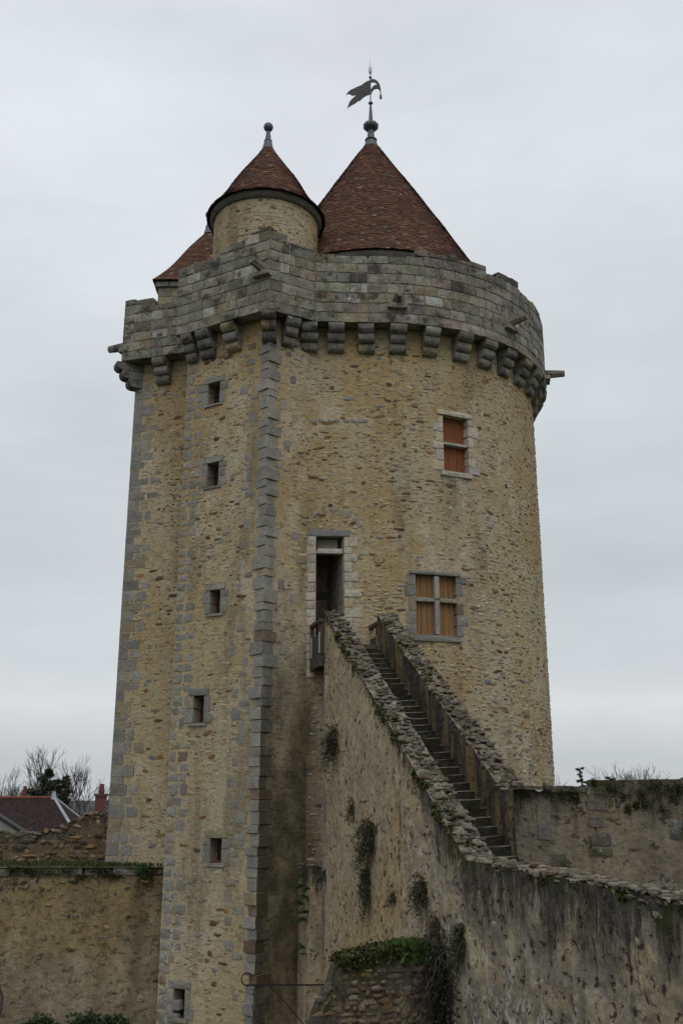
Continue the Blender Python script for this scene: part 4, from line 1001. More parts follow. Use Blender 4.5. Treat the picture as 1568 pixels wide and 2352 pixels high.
# parapet at the foot of the stairs
F0 = S_far.frame(S_FE)[0]; S_par = Plane(F0 + V2(-.05, .12), V2(.961, -.275), 8)
def z_par(s): return .42 if s < 1.62 else .54
par_wall = thing('parapet_wall', 'low mossy parapet wall with a blocked embrasure beside the stair foot', 'wall', (F0.x + 2, F0.y, -2.4))
sheets('wall_face', [sheet(S_par, 0, 1.62, -2.4, lambda s: .40, .12, .012, 0), sheet(S_par, 1.62, 8, -2.4, lambda s: .52, .12, .012, 0.015), topstrip(S_par, 0, 1.62, lambda s: .40 + core, 0, -.55), topstrip(S_par, 1.62, 8, lambda s: .52 + core, .015, -.55)], M_para, par_wall)
m = MB(); m.quad(pt(S_par, 1.62, .3, .015), pt(S_par, 1.62, .3, -.55), pt(S_par, 1.62, .52, -.55), pt(S_par, 1.62, .52, .015)); m.build('wall_end', M_leftw, par_wall)
PB = tmpl_meshes(T_ASH, M_mossy, 'infill_stone')
for (x0, y0, x1, y1, c) in ((1346, 1806, 1391, 1826, (.15, .135, .11)), (1347, 1834, 1392, 1862, (.14, .12, .09)), (1350, 1875, 1384, 1900, (.12, .11, .09)), (1352, 1912, 1401, 1944, (.13, .115, .09)), (1350, 1948, 1405, 1966, (.12, .12, .07)), (1393, 1830, 1412, 1866, (.2, .175, .1)), (1403, 1915, 1414, 1942, (.25, .25, .235)), (1538, 1880, 1566, 1930, (.15, .15, .135)), (1236, 1890, 1262, 1930, (.145, .14, .12)), (1265, 1960, 1300, 1990, (.12, .11, .08))):
    a, zb = S_par.hit(x0, y1); b, zt2 = S_par.hit(x1, y0); block('infill_stone', par_wall, S_par, a, b, zb, zt2, -.2, .03, c, PB)
s = 0.0
while s < 6.5:                                                   # coping slabs along the parapet
    w_ = random.uniform(.35, .8); w_ = min(w_, 1.60 - s) if s < 1.6 and s + w_ > 1.45 else w_
    zt3 = z_par(s + w_ / 2); block('coping_slab', par_wall, S_par, s, s + w_, zt3 - .13, zt3 + random.uniform(-.012, .012), -.57, random.uniform(.008, .022), (.115, .105, .08), PB, .004); s += w_
# walkway behind the near wall
m = MB(); a0 = S_mid.frame(8.5)[0]; a1 = S_mid.frame(24)[0]
m.poly([(p.x, p.y, -1.75) for p in (a0, a1, V2(12, 8), V2(12, 20.5), S_par.frame(8)[0], F0)]); wk = m.build('walkway', M_step, None); wk['kind'] = 'structure'; wk.color = (.16, .14, .11, 1)

# ------------------------------------------------------------------ footbridge
bridge = thing('timber_footbridge', 'weathered timber footbridge with railings between stair top and keep door', 'footbridge', (*(S_near.frame(-1.4)[0]), 4.6))
Z_D = 4.62
def beam(name, S, s0, s1, d0, d1, z0, z1, mat=M_grey_wood, par=bridge):
    p, t, n = S.frame((s0 + s1) / 2); q = p + n * ((d0 + d1) / 2); m = MB()
    m.box((q.x, q.y, (z0 + z1) / 2), Vector((t.x, t.y, 0)) * abs(s1 - s0) / 2, Vector((n.x, n.y, 0)) * abs(d1 - d0) / 2, (0, 0, (z1 - z0) / 2)); return m.build(name, mat, par)
DW = TH + SW + .1
s = -1.40
while s < -.03: beam('plank', S_near, s, s + .17, .14, -DW, Z_D - .05, Z_D); s += .18
for d in (.16, -DW + .1): beam('joist', S_near, -1.42, .0, d, d - .14, Z_D - .42, Z_D - .06)
for d, ss in ((.16, (-.14, -1.28)), (-DW + .08, (-.2, -1.2))):
    beam('handrail', S_near, -1.38, .02, d + .02, d - .12, Z_D + .96, Z_D + 1.07)
    for q in ss: beam('post', S_near, q - .05, q + .05, d, d - .1, Z_D - .05, Z_D + .96)
    for a, b in zip(ss, ss[1:]):
        beam('mesh_panel', S_near, b + .06, a - .06, d - .03, d - .05, Z_D + .02, Z_D + .62, M_panel)
        beam('panel_strip', S_near, b + .055, b + .085, d + .01, d - .03, Z_D - .02, Z_D + .64, M_strip)
    beam('panel_strip', S_near, ss[0] + .06, ss[0] + .09, d + .01, d - .03, Z_D - .02, Z_D + .64, M_strip)

# ------------------------------------------------------------------ ruined stub against the stair wall
PN = S_near.frame(10.15)[0]; S_stub = Plane(PN - rN * 2.9, rN, 2.9)
stub = thing('ruined_wall_stub', 'broken stub of rubble wall with mossy top against the stair wall', 'ruin', (PN.x - 1.2, PN.y, GROUND))
def z_stub(s):
    if s < .62: return -4.9 + 1.45 * smooth(0, .62, s)
    if s < .95: return -3.45 + .68 * smooth(.62, .95, s)
    return -2.78 + .14 * smooth(.95, 2.2, s) + .04 * nse((s * 4, 0, 0))
sheets('wall_face', [sheet(S_stub, 0, 2.9, GROUND, lambda s: z_stub(s) - .05, .1, .04), topstrip(S_stub, 0, 2.9, lambda s: z_stub(s) + core - .06, 0, -.8, .1)], M_leftw, stub)
S_stubL = Plane(S_stub.frame(0)[0] + tN * -.8, tN, .8)
STPAL = [(5, (.185, .142, .088)), (3, (.17, .118, .06)), (3, (.205, .175, .125)), (3, (.125, .102, .07)), (.6, (.15, .085, .045))]
MOS = tmpl_meshes(T_SLAB, M_rubble, 'rubble_stone')
rubble(S_stub, .0, 2.9, -7.5, -2.6, stub, [], 290, 1.0, .095, STPAL, mbig=MOS, wr=(.12, .40), prot=(-.015, .03), hs=(.8, 1.2), keepf=lambda s, z: z < z_stub(s) - .12)
coping(S_stub, .55, 2.9, z_stub, -.0, -.75, stub, 50, steep=False, dens=.6)

# ------------------------------------------------------------------ left curtain wall and its ruined parapet
S_left = Plane((-24, 34.6), (1, 0), 19.6)
left_wall = thing('left_curtain_wall', 'ochre plastered curtain wall left of the stair turret', 'wall', (-12, 34.6, GROUND))
ZL = -1.87
def och_left(s, z): return max(0, min(1, smooth(-4.9, -3.6, z + .8 * nse((s * .6, z * .5, 2))) * .9 * (.6 + .8 * nse((s * .8, z, 9)) + .3)))
lf = sheets('wall_face', [sheet(S_left, 4, 19.6, GROUND, lambda s: ZL - .28, .16, .025, 0, och_left)], M_leftw, left_wall, lambda x, y, z: max(math.exp(-((x - x0 - .12 * nse((z * .5, x0, 0))) / w0) ** 2) * smooth(-2.2, -2.7, z) * a0 * (.7 + .6 * nse((x * 3, z * .6, 1))) for x0, w0, a0 in ((-6.62, .22, .9), (-7.75, .16, .7), (-9.9, .12, .45), (-11.3, .15, .4))))
rubble(S_left, 8, 19.3, -7.5, ZL - .3, lf, [], 150, .1, .17, [(4, (.22, .20, .17)), (4, (.30, .22, .12)), (2, (.2, .11, .06)), (3, (.38, .34, .28)), (3, (.08, .07, .05))], mbig=tmpl_meshes(T_RUB, M_mossy, 'rubble_stone'), mat_small=M_mossy_s, wr=(.12, .4), prot=(.0, .05), keepf=lambda s, z: random.random() < (1.0 if z > -3.3 + .5 * nse((s, 0, 0)) else .35))
rubble(S_left, 8, 19.3, -3.2, ZL - .3, lf, [], 120, .55, .17, [(4, (.20, .18, .15)), (4, (.28, .20, .11)), (2, (.2, .11, .06)), (2, (.36, .32, .26)), (3, (.07, .06, .045))], mbig=tmpl_meshes(T_RUB, M_mossy, 'rubble_stone'), mat_small=M_mossy_s, wr=(.12, .4), prot=(.0, .06), keepf=lambda s, z: z > -2.75 + .5 * nse((s * .8, 1, 0)))
s = 6.0; CS = tmpl_meshes(T_ASH, M_mossy, 'coping_slab')
while s < 19.3:
    w_ = random.uniform(.45, 1.1); block('coping_slab', left_wall, S_left, s, min(s + w_, 19.5), ZL - random.uniform(.24, .32), ZL + random.uniform(-.07, .02), -.5, random.uniform(.0, .10), random.choice(((.15, .135, .105), (.12, .11, .085), (.20, .185, .155))), CS, .03, random.uniform(-.02, .02)); s += w_
m = MB(); m.poly([(-24, 34.5, ZL - .03), (-4.6, 34.5, ZL - .03), (-4.6, 39, ZL - .03), (-24, 39, ZL - .03)]); wk2 = m.build('walkway', M_step); wk2['kind'] = 'structure'; wk2.color = (.12, .12, .07, 1)
S_ruin = Plane((-20, 36.6), (1, -.02), 12.3)
ruin = thing('ruined_parapet', 'crumbling mossy rubble parapet sloping up to the keep on the left', 'wall', (-13, 36.6, ZL))
def z_ruin(s):
    X = -20 + s
    if X < -10.9: return -.80 + .14 * nse((X * 1.3, 0, 0)) - .05
    return -.86 + .70 * smooth(-10.9, -8.3, X) + .10 * nse((X * 2.1, 3, 0))
rf = sheets('wall_face', [sheet(S_ruin, 4, 12.2, ZL - .1, lambda s: z_ruin(s) - .05, .12, .05), topstrip(S_ruin, 4, 12.2, lambda s: z_ruin(s) + core - .06, 0, -.7)], streak_mat('ruin_render', (.18, .14, .09), (.2, .12, .05), 1.0, 1.0, .1, .8, .6), ruin)
rubble(S_ruin, 5, 12.1, ZL, -.1, rf, [], 260, .8, .15, [(4, (.20, .155, .10)), (3, (.24, .15, .075)), (2, (.14, .085, .055)), (2, (.28, .245, .19)), (2, (.09, .08, .06))], mbig=tmpl_meshes(T_RUB, M_mossy, 'rubble_stone'), mat_small=M_mossy_s, wr=(.14, .42), prot=(.0, .09), hs=(.6, 1.0), keepf=lambda s, z: z < z_ruin(s) - .1)
coping(S_ruin, 5, 12.1, z_ruin, .03, -.6, ruin, 60, steep=False, dens=.6)

# ------------------------------------------------------------------ iron bracket
bk0 = at(776, 2262, 29.3); S_bar_dir = Vector((-1, -.02, 0)); zB = bk0.z
brk = thing('iron_bracket', 'wrought iron hanging bracket with curled end in front of the turret', 'bracket', (bk0.x, bk0.y, zB))
end = bk0 + S_bar_dir * 2.46
m = MB(); m.box((bk0 + end) / 2, Vector(S_bar_dir) * 1.23, (0, .016, 0), (0, 0, .019)); m.build('bar', M_iron, brk)
m = MB(); c0 = end + Vector((0.03, 0, .17)); pts = []
for k in range(26):
    an = -math.pi / 2 - k / 25 * math.pi * 1.75; r = .19 - .10 * k / 25; pts.append(c0 + Vector((math.cos(an) * r, 0, math.sin(an) * r)))
m.tube([end + Vector((.15, 0, .0))] + pts, [.019] * 20 + [.017] * 7, 6); m.build('scroll', M_iron, brk)
m = MB(); m.tube([end + Vector((.62, 0, -.02)), end + Vector((.95, 0, -.32)), bk0 + Vector((-.08, 0, -1.85))], .015, 6); m.build('brace', M_iron, brk)
for k in range(11):
    m = MB(); zc = zB - .10 - k * .17; x = end.x + .20
    if k == 0: pp = [(x, end.y, zB), (x + .05, end.y, zc + .02), (x, end.y, zc - .05), (x - .05, end.y, zc + .01)]
    else: pp = [(x + .02 * (-1) ** k, end.y, zc + .09), (x + .015, end.y, zc), (x - .02 * (-1) ** k, end.y, zc - .085)]
    m.tube(pp, .014, 5); m.build('chain_link', M_iron, brk)

# ================================================================== plants
GR_D = [(4, (.038, .056, .022)), (3, (.052, .072, .028)), (2, (.026, .037, .016)), (1, (.075, .09, .036))]
GR_B = [(3, (.055, .10, .018)), (3, (.04, .075, .016)), (2, (.075, .12, .03))]
GR_F = [(3, (.035, .065, .018)), (3, (.05, .085, .022)), (1, (.025, .04, .014))]
BRN = [(3, (.075, .055, .035)), (2, (.05, .036, .025)), (1, (.10, .08, .05))]
MOSS = [(3, (.060, .070, .012)), (3, (.040, .048, .012)), (2, (.085, .095, .018)), (2, (.028, .030, .012))]
def leaf(m, p, d, size, col, asp=.45):
    d = d.normalized(); a = d.cross(Vector((random.uniform(-1, 1), random.uniform(-1, 1), random.uniform(-1, 1)))).normalized() * size * asp
    mid = p + d * size * .5; m.add([p, mid + a, p + d * size, mid - a], [(0, 1, 2, 3)], col)
def rdir(): 
    v = Vector((random.gauss(0, 1), random.gauss(0, 1), random.gauss(0, 1))); return v.normalized()
def wall_plant(name, label, S, x, y, r_n, r_s, r_z, n, size, pal, dead=0.0, group='plants rooted in the stair wall', droop=.5, cat='plant'):
    s, z = S.hit(x, y); p, t, nn = S.frame(s); N = Vector((nn.x, nn.y, 0)); T = Vector((t.x, t.y, 0)); o = Vector((p.x, p.y, z))
    th = thing(name, label, cat, o, group); m = MB(); st = MB()
    stems = []
    for k in range(max(8, n // 18)):
        b = o + T * random.gauss(0, .25) * r_s + Vector((0, 0, random.uniform(-.5, .6) * r_z)) - N * .02
        e = b + N * r_n * random.uniform(.3, 1.25) + T * random.gauss(0, .45) * r_s + Vector((0, 0, (random.uniform(-.55, .35) - droop * .3) * r_z))
        mid = (b + e) / 2 + Vector((0, 0, .18 * r_z)) + rdir() * .03
        e = e + Vector((0, 0, -random.random() ** 2 * r_z * .9)); stems.append((b, mid, e)); st.tube([b, mid, e], [.010, .006, .002], 4, pick(BRN), False)
    for k in range(n):
        b, mid, e = random.choice(stems); q = random.random() ** .7; c = b.lerp(mid, q * 2) if q < .5 else mid.lerp(e, q * 2 - 1)
        c = c + rdir() * random.uniform(0, .35) * min(r_n, r_z, .3) * 1.2
        col = pick(BRN) if random.random() < dead * (1.4 if c.z > z else .5) else pick(pal)
        leaf(m, c, (rdir() + N * .5 + Vector((0, 0, -.6 * droop))), size * random.uniform(.5, 1.3) * .85, vary(col, .35, .12), .3)
    m.build('leaves', M_leaf, th, 'stuff'); st.build('stems', M_leaf, th, 'stuff')
    return th
WP = [('wall_shrub', 'upper brown and green shrub hanging on the stair wall end', 772, 1705, .42, .5, .62, 1500, .07, GR_D, .5),
      ('wall_shrub', 'small dark green tuft halfway up the pale stair wall', 810, 1850, .16, .25, .34, 420, .06, GR_D, .1),
      ('wall_shrub', 'large dark green shrub in the middle of the stair wall', 853, 1925, .40, .5, .62, 1900, .07, GR_D, .15),
      ('wall_shrub', 'dark green shrub directly below the large middle shrub', 848, 2035, .26, .4, .66, 1400, .06, GR_D, .1),
      ('wall_shrub', 'small round green tuft between two larger wall shrubs', 905, 2055, .12, .22, .24, 320, .055, GR_D, .25),
      ('wall_shrub', 'grey green shrub above the dead creeper on the stair wall', 975, 2045, .32, .4, .42, 1300, .06, GR_D, .3),
      ('wall_shrub', 'rounded green shrub right of the dead creeper', 1062, 2165, .24, .3, .50, 1300, .055, GR_D, .12),
      ('wall_sprig', 'tiny leafy sprig low on the ochre plaster', 877, 2108, .05, .1, .10, 60, .05, GR_F, 0),
      ('wall_shrub', 'low green tuft at the left edge of the stair wall', 748, 2012, .12, .25, .26, 260, .06, GR_D, 0)]
for nm, lab, x, y, a, b, c, n, sz, pal, dd in WP: wall_plant(nm, lab, S_near, x, y, a, b, c, n, sz, pal, dd)
wall_plant('dead_creeper', 'tangled dark dead creeper hanging beside the ruined stub', S_near, 1003, 2150, .22, .5, .55, 900, .07, BRN, .9)
# big dead creeper hanging down in front of the stub
cr_t = thing('dead_creeper', 'dense curtain of bare brown creeper beside the mossy stub', 'plant', tuple(pt(S_near, 10.6, -3.2, .2)), 'plants rooted in the stair wall')
m = MB()
for k in range(110):
    p0 = pt(S_near, 10.3 + random.gauss(.1, .28), -2.9 + random.gauss(0, .45), abs(random.gauss(.05, .22))); pts = [p0]; L = random.uniform(.25, 1.1); dv = Vector((random.gauss(-.25, .35), random.gauss(-.1, .3), -1)).normalized()
    for q in range(5): pts.append(pts[-1] + (dv + Vector((random.gauss(0, .4), random.gauss(0, .4), random.gauss(0, .25)))) * L / 5)
    m.tube(pts, [.009] * 5 + [.003], 3, vary(pick([(3, (.045, .036, .028)), (2, (.03, .024, .02)), (1, (.09, .078, .062))]), .2), False)
for k in range(1500): 
    c = pt(S_near, 10.3 + random.gauss(.1, .3), random.triangular(-5.2, -2.3, -3.2), abs(random.gauss(.05, .22))); leaf(m, c, rdir(), random.uniform(.04, .12), vary(pick([(3, (.04, .032, .024)), (2, (.028, .024, .018)), (2, (.03, .035, .016))]), .3), .3)
m.build('stems', M_leaf, cr_t, 'stuff')
# bright green tuft and grass on top of the stub
gt = thing('green_tuft', 'bright green grassy tuft on top of the ruined stub', 'plant', tuple(pt(S_stub, 2.45, -2.65, -.3)), 'plants rooted in the stair wall')
m = MB()
for k in range(1500):
    a = random.gauss(2.35, .26); d = -random.uniform(-.05, .7); b = pt(S_stub, a, z_stub(min(2.85, max(0, a))) - .05 - (.25 * random.random() if d > 0 else 0), d + .02)
    leaf(m, b, Vector((random.gauss(0, .45), random.gauss(0, .45), 1)), random.uniform(.07, .22), vary(pick(GR_B), .25, .1), .22)
m.build('leaves', M_leaf, gt, 'stuff')
def moss_patch(name, label, spots, n, size, pal=MOSS, parent=None):
    m = MB()
    for k in range(n):
        S, a, z, d, ra, rz, rd = random.choice(spots)
        c = pt(S, a + random.gauss(0, .45) * ra, z + random.gauss(0, .45) * rz, d + abs(random.gauss(0, .4)) * rd)
        leaf(m, c, rdir() + Vector((0, 0, .5)), size * random.uniform(.5, 1.5), vary(pick(pal), .25, .1), .7)
    return m.build(name, M_leaf, parent, 'stuff')
mg = [(S_stub, q, z_stub(q) + .02, -random.uniform(0, .6), .3, .05, .05) for q in np.linspace(.9, 2.6, 12)] + [(S_stub, q, z_stub(q) - .06, .03, .2, .1, .05) for q in np.linspace(.9, 1.9, 6)]
moss_patch('moss', '', mg, 4200, .05, [(3, (.05, .06, .014)), (3, (.038, .042, .013)), (1, (.08, .085, .02)), (2, (.055, .045, .02))], stub)
# ferns
def fern(label, S, spots, fl, group='ferns on the walls', n=9):
    s, z = S.hit(*spots[0][:2]); th = thing('fern', label, 'fern', tuple(pt(S, s, z)), group); m = MB()
    for (x, y) in spots:
        s, z = S.hit(x, y); b = pt(S, s, z, .02); p, t, nn = S.frame(s); N = Vector((nn.x, nn.y, 0)); T = Vector((t.x, t.y, 0))
        for k in range(n):
            dr = (N * random.uniform(.4, 1) + T * random.uniform(-.9, .9) + Vector((0, 0, random.uniform(.1, .8)))).normalized(); L = fl * random.uniform(.6, 1.2); pts = [b]
            for q in range(9): dr = (dr + Vector((0, 0, -.17))).normalized(); pts.append(pts[-1] + dr * L / 9)
            col = vary(pick(GR_F), .2, .1)
            for q in range(1, 9):
                sd = (pts[q + 1] - pts[q - 1]).cross(Vector((random.uniform(-.3, .3), random.uniform(-.3, .3), 1))).normalized()
                ll = L * .26 * (1 - q / 10.5)
                for sg in (-1, 1): leaf(m, pts[q], sd * sg + dr * .5, ll, col, .28)
    m.build('fronds', M_leaf, th, 'stuff')
fern('green fern hanging from the low wall under the footbridge', S_lside, [(706, 2010), (700, 2035), (708, 2060), (699, 2075), (712, 2040), (709, 2095), (703, 2110)], .5)
fern('small fern lower down beside the damp turret wall', S_lside, [(700, 2175), (706, 2190)], .4)
fern('bright fern rooted below the coping of the left wall', S_left, [(326, 1988), (330, 1996), (322, 2000)], .42, n=12)
# moss on the wall heads
sp_m = []
for x, y in ((775, 1445), (800, 1495), (790, 1455), (815, 1530), (880, 1640), (905, 1700), (1000, 1840), (1010, 1870), (870, 1600)):
    s, z = S_near.hit(x, y); z = z_near(max(s, 0.05)) - .12; sp_m.append((S_near, max(s, .1), z, .0, .3, .16, .05))
for s in (2.2, 6.6, 10.4, 11.2): sp_m.append((S_near, s, z_near(s) + .01, -.2, .25, .05, .05))
for q in np.random.uniform(.5, 19, 34): sp_m.append((S_near, q, z_near(q) - random.uniform(0, .22), -random.uniform(0, .25), .14, .08, .06))
moss_patch('moss', '', [(S_far, q, z_far(q) - random.uniform(0, .15), random.uniform(-.3, .02), .14, .08, .04) for q in np.random.uniform(.3, 9.5, 18)], 1500, .04, MOSS, far_wall)
moss_patch('moss', '', sp_m, 6500, .045, MOSS, stair_wall)
sp_p = []
for x, y, r in ((1250, 1815, .12), (1262, 1818, .2), (1290, 1822, .2), (1310, 1825, .2), (1322, 1830, .15), (1398, 1812, .2), (1410, 1815, .2), (1430, 1830, .15), (1500, 1810, .3), (1512, 1816, .3), (1530, 1815, .3), (1545, 1835, .25), (1470, 1825, .2), (1480, 1850, .2), (1520, 1860, .2), (1555, 1815, .2), (1362, 1800, .15), (1440, 1860, .15), (1460, 1850, .12), (1560, 1900, .2)):
    s, z = S_par.hit(x, y); sp_p.append((S_par, s, min(z, z_par(s) - .1), .012, r * .55, r * .8, .012))
moss_patch('moss', '', sp_p, 6500, .024, [(3, (.030, .034, .010)), (3, (.022, .024, .009)), (2, (.045, .05, .012)), (1, (.07, .08, .016))], par_wall)
# grass on the left walkway
m = MB()
for k in range(9000):
    x = random.uniform(-13, -5.2); y = random.uniform(34.75, 36.4); dens = .35 + .5 * nse((x * .8, y, 0)) + (.35 if x > -9 else 0)
    if random.random() > dens: continue
    leaf(m, Vector((x, y, ZL - .03)), Vector((random.gauss(0, .35), random.gauss(0, .35), 1)), random.uniform(.06, .2), vary(pick([(3, (.035, .055, .014)), (2, (.05, .07, .018)), (1, (.07, .07, .03))]), .25, .1), .12)
gs = m.build('grass', M_leaf, None, 'stuff'); gs['label'] = 'short grass growing along the left walkway'; gs['category'] = 'grass'
sp_l = [(S_left, q, ZL - random.uniform(.02, .4), .05, .35, .12, .05) for q in np.random.uniform(9, 19.3, 26)]
moss_patch('moss', '', sp_l, 5200, .035, [(3, (.035, .04, .012)), (3, (.026, .027, .011)), (2, (.05, .058, .014)), (1, (.07, .06, .025))], left_wall)
# shrubs in the courtyard below the left wall
def bush(label, c, r, n, size, pal, name='courtyard_shrub', group='shrubs below the left wall'):
    th = thing(name, label, 'shrub', (c[0], c[1], GROUND), group); m = MB(); st = MB()
    for k in range(n):
        d = rdir(); q = Vector((d.x * r[0], d.y * r[1], abs(d.z) * r[2] if d.z > -.3 else d.z * r[2])) * random.uniform(.55, 1.08) ** .6; p = Vector(c) + q * (1 + .25 * nse((d.x * 3 + c[0], d.y * 3, d.z * 3)))
        leaf(m, p, d + rdir() * .8, size * random.uniform(.6, 1.4), vary(pick(pal), .3, .1), .45)
    for k in range(14): e = Vector(c) + rdir() * r[0] * .7; st.tube([(c[0] + random.uniform(-.1, .1), c[1], GROUND), ((c[0] + e.x) / 2, c[1], c[2] - .5), e], [.03, .02, .006], 4, (.06, .05, .04), False)
    m.build('leaves', M_leaf, th, 'stuff'); st.build('stems', M_leaf, th, 'stuff')
for x, y, r, lab in ((95, 2352, .62, 'dark leafy shrub at the lower left, leftmost of three'), (200, 2350, .9, 'dark leafy shrub at the lower left, widest of three'), (258, 2347, .5, 'dark leafy shrub at the lower left, nearest the turret')):
    p = at(x, y, 34.0); bush(lab, (p.x, 34.0, p.z - r * .75), (r, .4, r), 1500, .12, GR_D)
# bare branch reaching in from the left edge
br = thing('bare_branch', 'bare brown climbing branch at the left edge of the picture', 'branch', (at(-12, 2345, 33.9).x, 33.9, GROUND)); m = MB()
p0 = at(-16, 2352, 34.2); m.tube([(p0.x, 34.2, GROUND), at(-8, 2350, 34.2), at(2, 2320, 34.2), at(6, 2290, 34.25), at(-4, 2255, 34.25), at(-12, 2205, 34.25), at(4, 2193, 34.3), at(17, 2184, 34.3)], [.06, .055, .05, .045, .04, .035, .03, .012], 6); m.build('stem', M_bark, br)

# ================================================================== background: ground, hills, houses, trees
tgm = NT('ground_grass', 1.0, 0.05); gcol = tgm.mix(tgm.rng(tgm.noise(.08, 5, .6), .4, .6), (.045, .055, .02), (.075, .07, .035)); gcol = tgm.scale(gcol, tgm.rng(tgm.noise(3, 4, .6), .3, .7, .7, 1.3, False)); M_ground = tgm.done(gcol)
m = MB(); m.poly([(-4500, -4500, GROUND), (4500, -4500, GROUND), (4500, 4500, GROUND), (-4500, 4500, GROUND)]); g = m.build('ground', M_ground); g['kind'] = 'structure'
m = MB(); m.smooth = True; N_ = 90
for i in range(N_ + 1):
    a = math.radians(-60 + 120 * i / N_); 
    for (r, h) in ((500, GROUND - 1), (750, 1 + 5 * (nse((i * .17, 0, 0)) + .3)), (1100, 6 + 8 * (nse((i * .11, 5, 0)) + .2)), (1500, GROUND - 1)):
        m.v.append((r * math.sin(a), r * math.cos(a), h))
for i in range(N_):
    for j in range(3): q = i * 4 + j; m.f.append((q, q + 4, q + 5, q + 1))
hl = m.build('hills', flat_mat('hill_woods', (.075, .085, .085), 1, .05, 0, .3, .05)); hl['kind'] = 'structure'

M_rooft = NT('old_roof_tiles', .95, .1); q_ = M_rooft
br_t = q_.n('ShaderNodeTexBrick'); br_t.inputs['Scale'].default_value = 1.0; br_t.inputs['Brick Width'].default_value = .2; br_t.inputs['Row Height'].default_value = .12; br_t.inputs['Mortar Size'].default_value = .008
br_t.inputs['Color1'].default_value = (.040, .026, .025, 1); br_t.inputs['Color2'].default_value = (.030, .022, .023, 1); br_t.inputs['Mortar'].default_value = (.02, .014, .012, 1)
mpn = q_.n('ShaderNodeMapping'); mpn.inputs['Rotation'].default_value = (math.radians(-38), 0, 0); q_.l(q_.pos, mpn.inputs[0]); q_.l(mpn.outputs[0], br_t.inputs['Vector'])
cc = q_.mix(q_.rng(q_.noise(3.5, 4, .7), .60, .70), br_t.outputs[0], (.11, .07, .05)); cc = q_.mix(q_.rng(q_.noise(.6, 4, .7, off=5), .5, .7, 0, .5), cc, (.035, .025, .028)); cc = q_.scale(cc, q_.rng(q_.noise(5, 3, .7), .3, .7, .6, 1.4, False)); M_rooft = q_.done(cc)
M_ridge = flat_mat('ridge_tile_clay', (.14, .06, .04), .9, .1, 0, .25, 3); M_white = flat_mat('white_render', (.30, .29, .27), .9, .1, 0, .08, 2); M_zinc = flat_mat('zinc', (.33, .35, .37), .5, .4, .4, .15, 3)
M_slate = flat_mat('slate', (.038, .036, .038), .8, .3, 0, .25, 2)
def hip_house(label, x0, x1, y0, y1, ze, zr, inset, ridge=True):
    th = thing('village_house', label, 'house', ((x0 + x1) / 2, (y0 + y1) / 2, GROUND)); ym = (y0 + y1) / 2
    m = MB(); m.bx(x0 + .4, x1 - .4, y0 + .4, y1 - .4, GROUND, ze); m.build('wall', M_white, th)
    A, B, C, D = (x0, y0, ze), (x1, y0, ze), (x1, y1, ze), (x0, y1, ze); R0, R1 = (x0 + inset, ym, zr), (x1 - inset, ym, zr)
    m = MB(); m.poly([A, B, R1, R0]); m.poly([B, C, R1]); m.poly([C, D, R0, R1]); m.poly([D, A, R0]); m.poly([A, D, C, B]); ro = m.build('roof', M_rooft, th)
    if ridge:
        x = x0 + inset
        while x < x1 - inset - .1:
            m = MB(); m.tube([(x, ym, zr), (x + .36, ym, zr + .01)], .13, 8); m.build('ridge_tile', M_ridge, ro); x += .38
        m = MB(); m.tube([(x1, y0, ze + .05), (x1 - inset, ym, zr + .05)], .11, 6); m.build('hip_cap', M_zinc, ro)
        m = MB(); m.tube([(x1, y1, ze + .05), (x1 - inset, ym, zr + .05)], .11, 6); m.build('hip_cap', M_zinc, ro)
        m = MB(); m.tube([(x1 - inset, ym, zr - .1), (x1 - inset, ym, zr + .45)], [.22, .10], 8); m.build('ridge_end', M_zinc, ro)
    return th, ro
th, ro = hip_house('old house with brown tiled hip roof behind the left wall', -40, -14.9, 68, 82, -5.0, .62, 5.9)
m = MB(); m.bx(-24.6, -24.1, 78, 78.6, -1, .75); ch = m.build('chimney', M_ridge, ro)
m = MB(); m.lathe([(.16, .75), (.13, 1.5)], (-23.7, 77.5), 10); m.build('chimney_pot', M_ridge, ro)
c0 = at(232, 1846, 64)
th, ro = hip_house('low cottage with a tall red brick chimney behind the ruined parapet', c0.x - 3, c0.x + 6, 61, 68, -3.6, -1.0, 2.5, False)
cz = at(232, 1822, 64).z; M_brick = NT('red_brick', .9, .1); tb = M_brick.n('ShaderNodeTexBrick'); tb.inputs['Scale'].default_value = 1; tb.inputs['Brick Width'].default_value = .22; tb.inputs['Row Height'].default_value = .075; tb.inputs['Mortar Size'].default_value = .008
tb.inputs['Color1'].default_value = (.13, .042, .036, 1); tb.inputs['Color2'].default_value = (.10, .034, .03, 1); tb.inputs['Mortar'].default_value = (.2, .15, .12, 1)
mq = M_brick.n('ShaderNodeMapping'); mq.inputs['Rotation'].default_value = (math.radians(90), 0, 0); M_brick.l(M_brick.pos, mq.inputs[0]); M_brick.l(mq.outputs[0], tb.inputs['Vector']); M_brick = M_brick.done(tb.outputs[0])
m = MB(); m.bx(c0.x - .30, c0.x + .30, 63.7, 64.3, -2.6, cz - .16); ch = m.build('chimney', M_brick, ro)
m = MB(); m.bx(c0.x - .36, c0.x + .36, 63.64, 64.36, cz - .16, cz - .03); m.build('chimney_cap', M_brick, ro)
m = MB(); m.lathe([(.16, cz - .03), (.18, cz + .1), (.13, cz + .5), (.15, cz + .55), (.0, cz + .55)], (c0.x, 64), 10); m.build('chimney_pot', M_brick, ro)
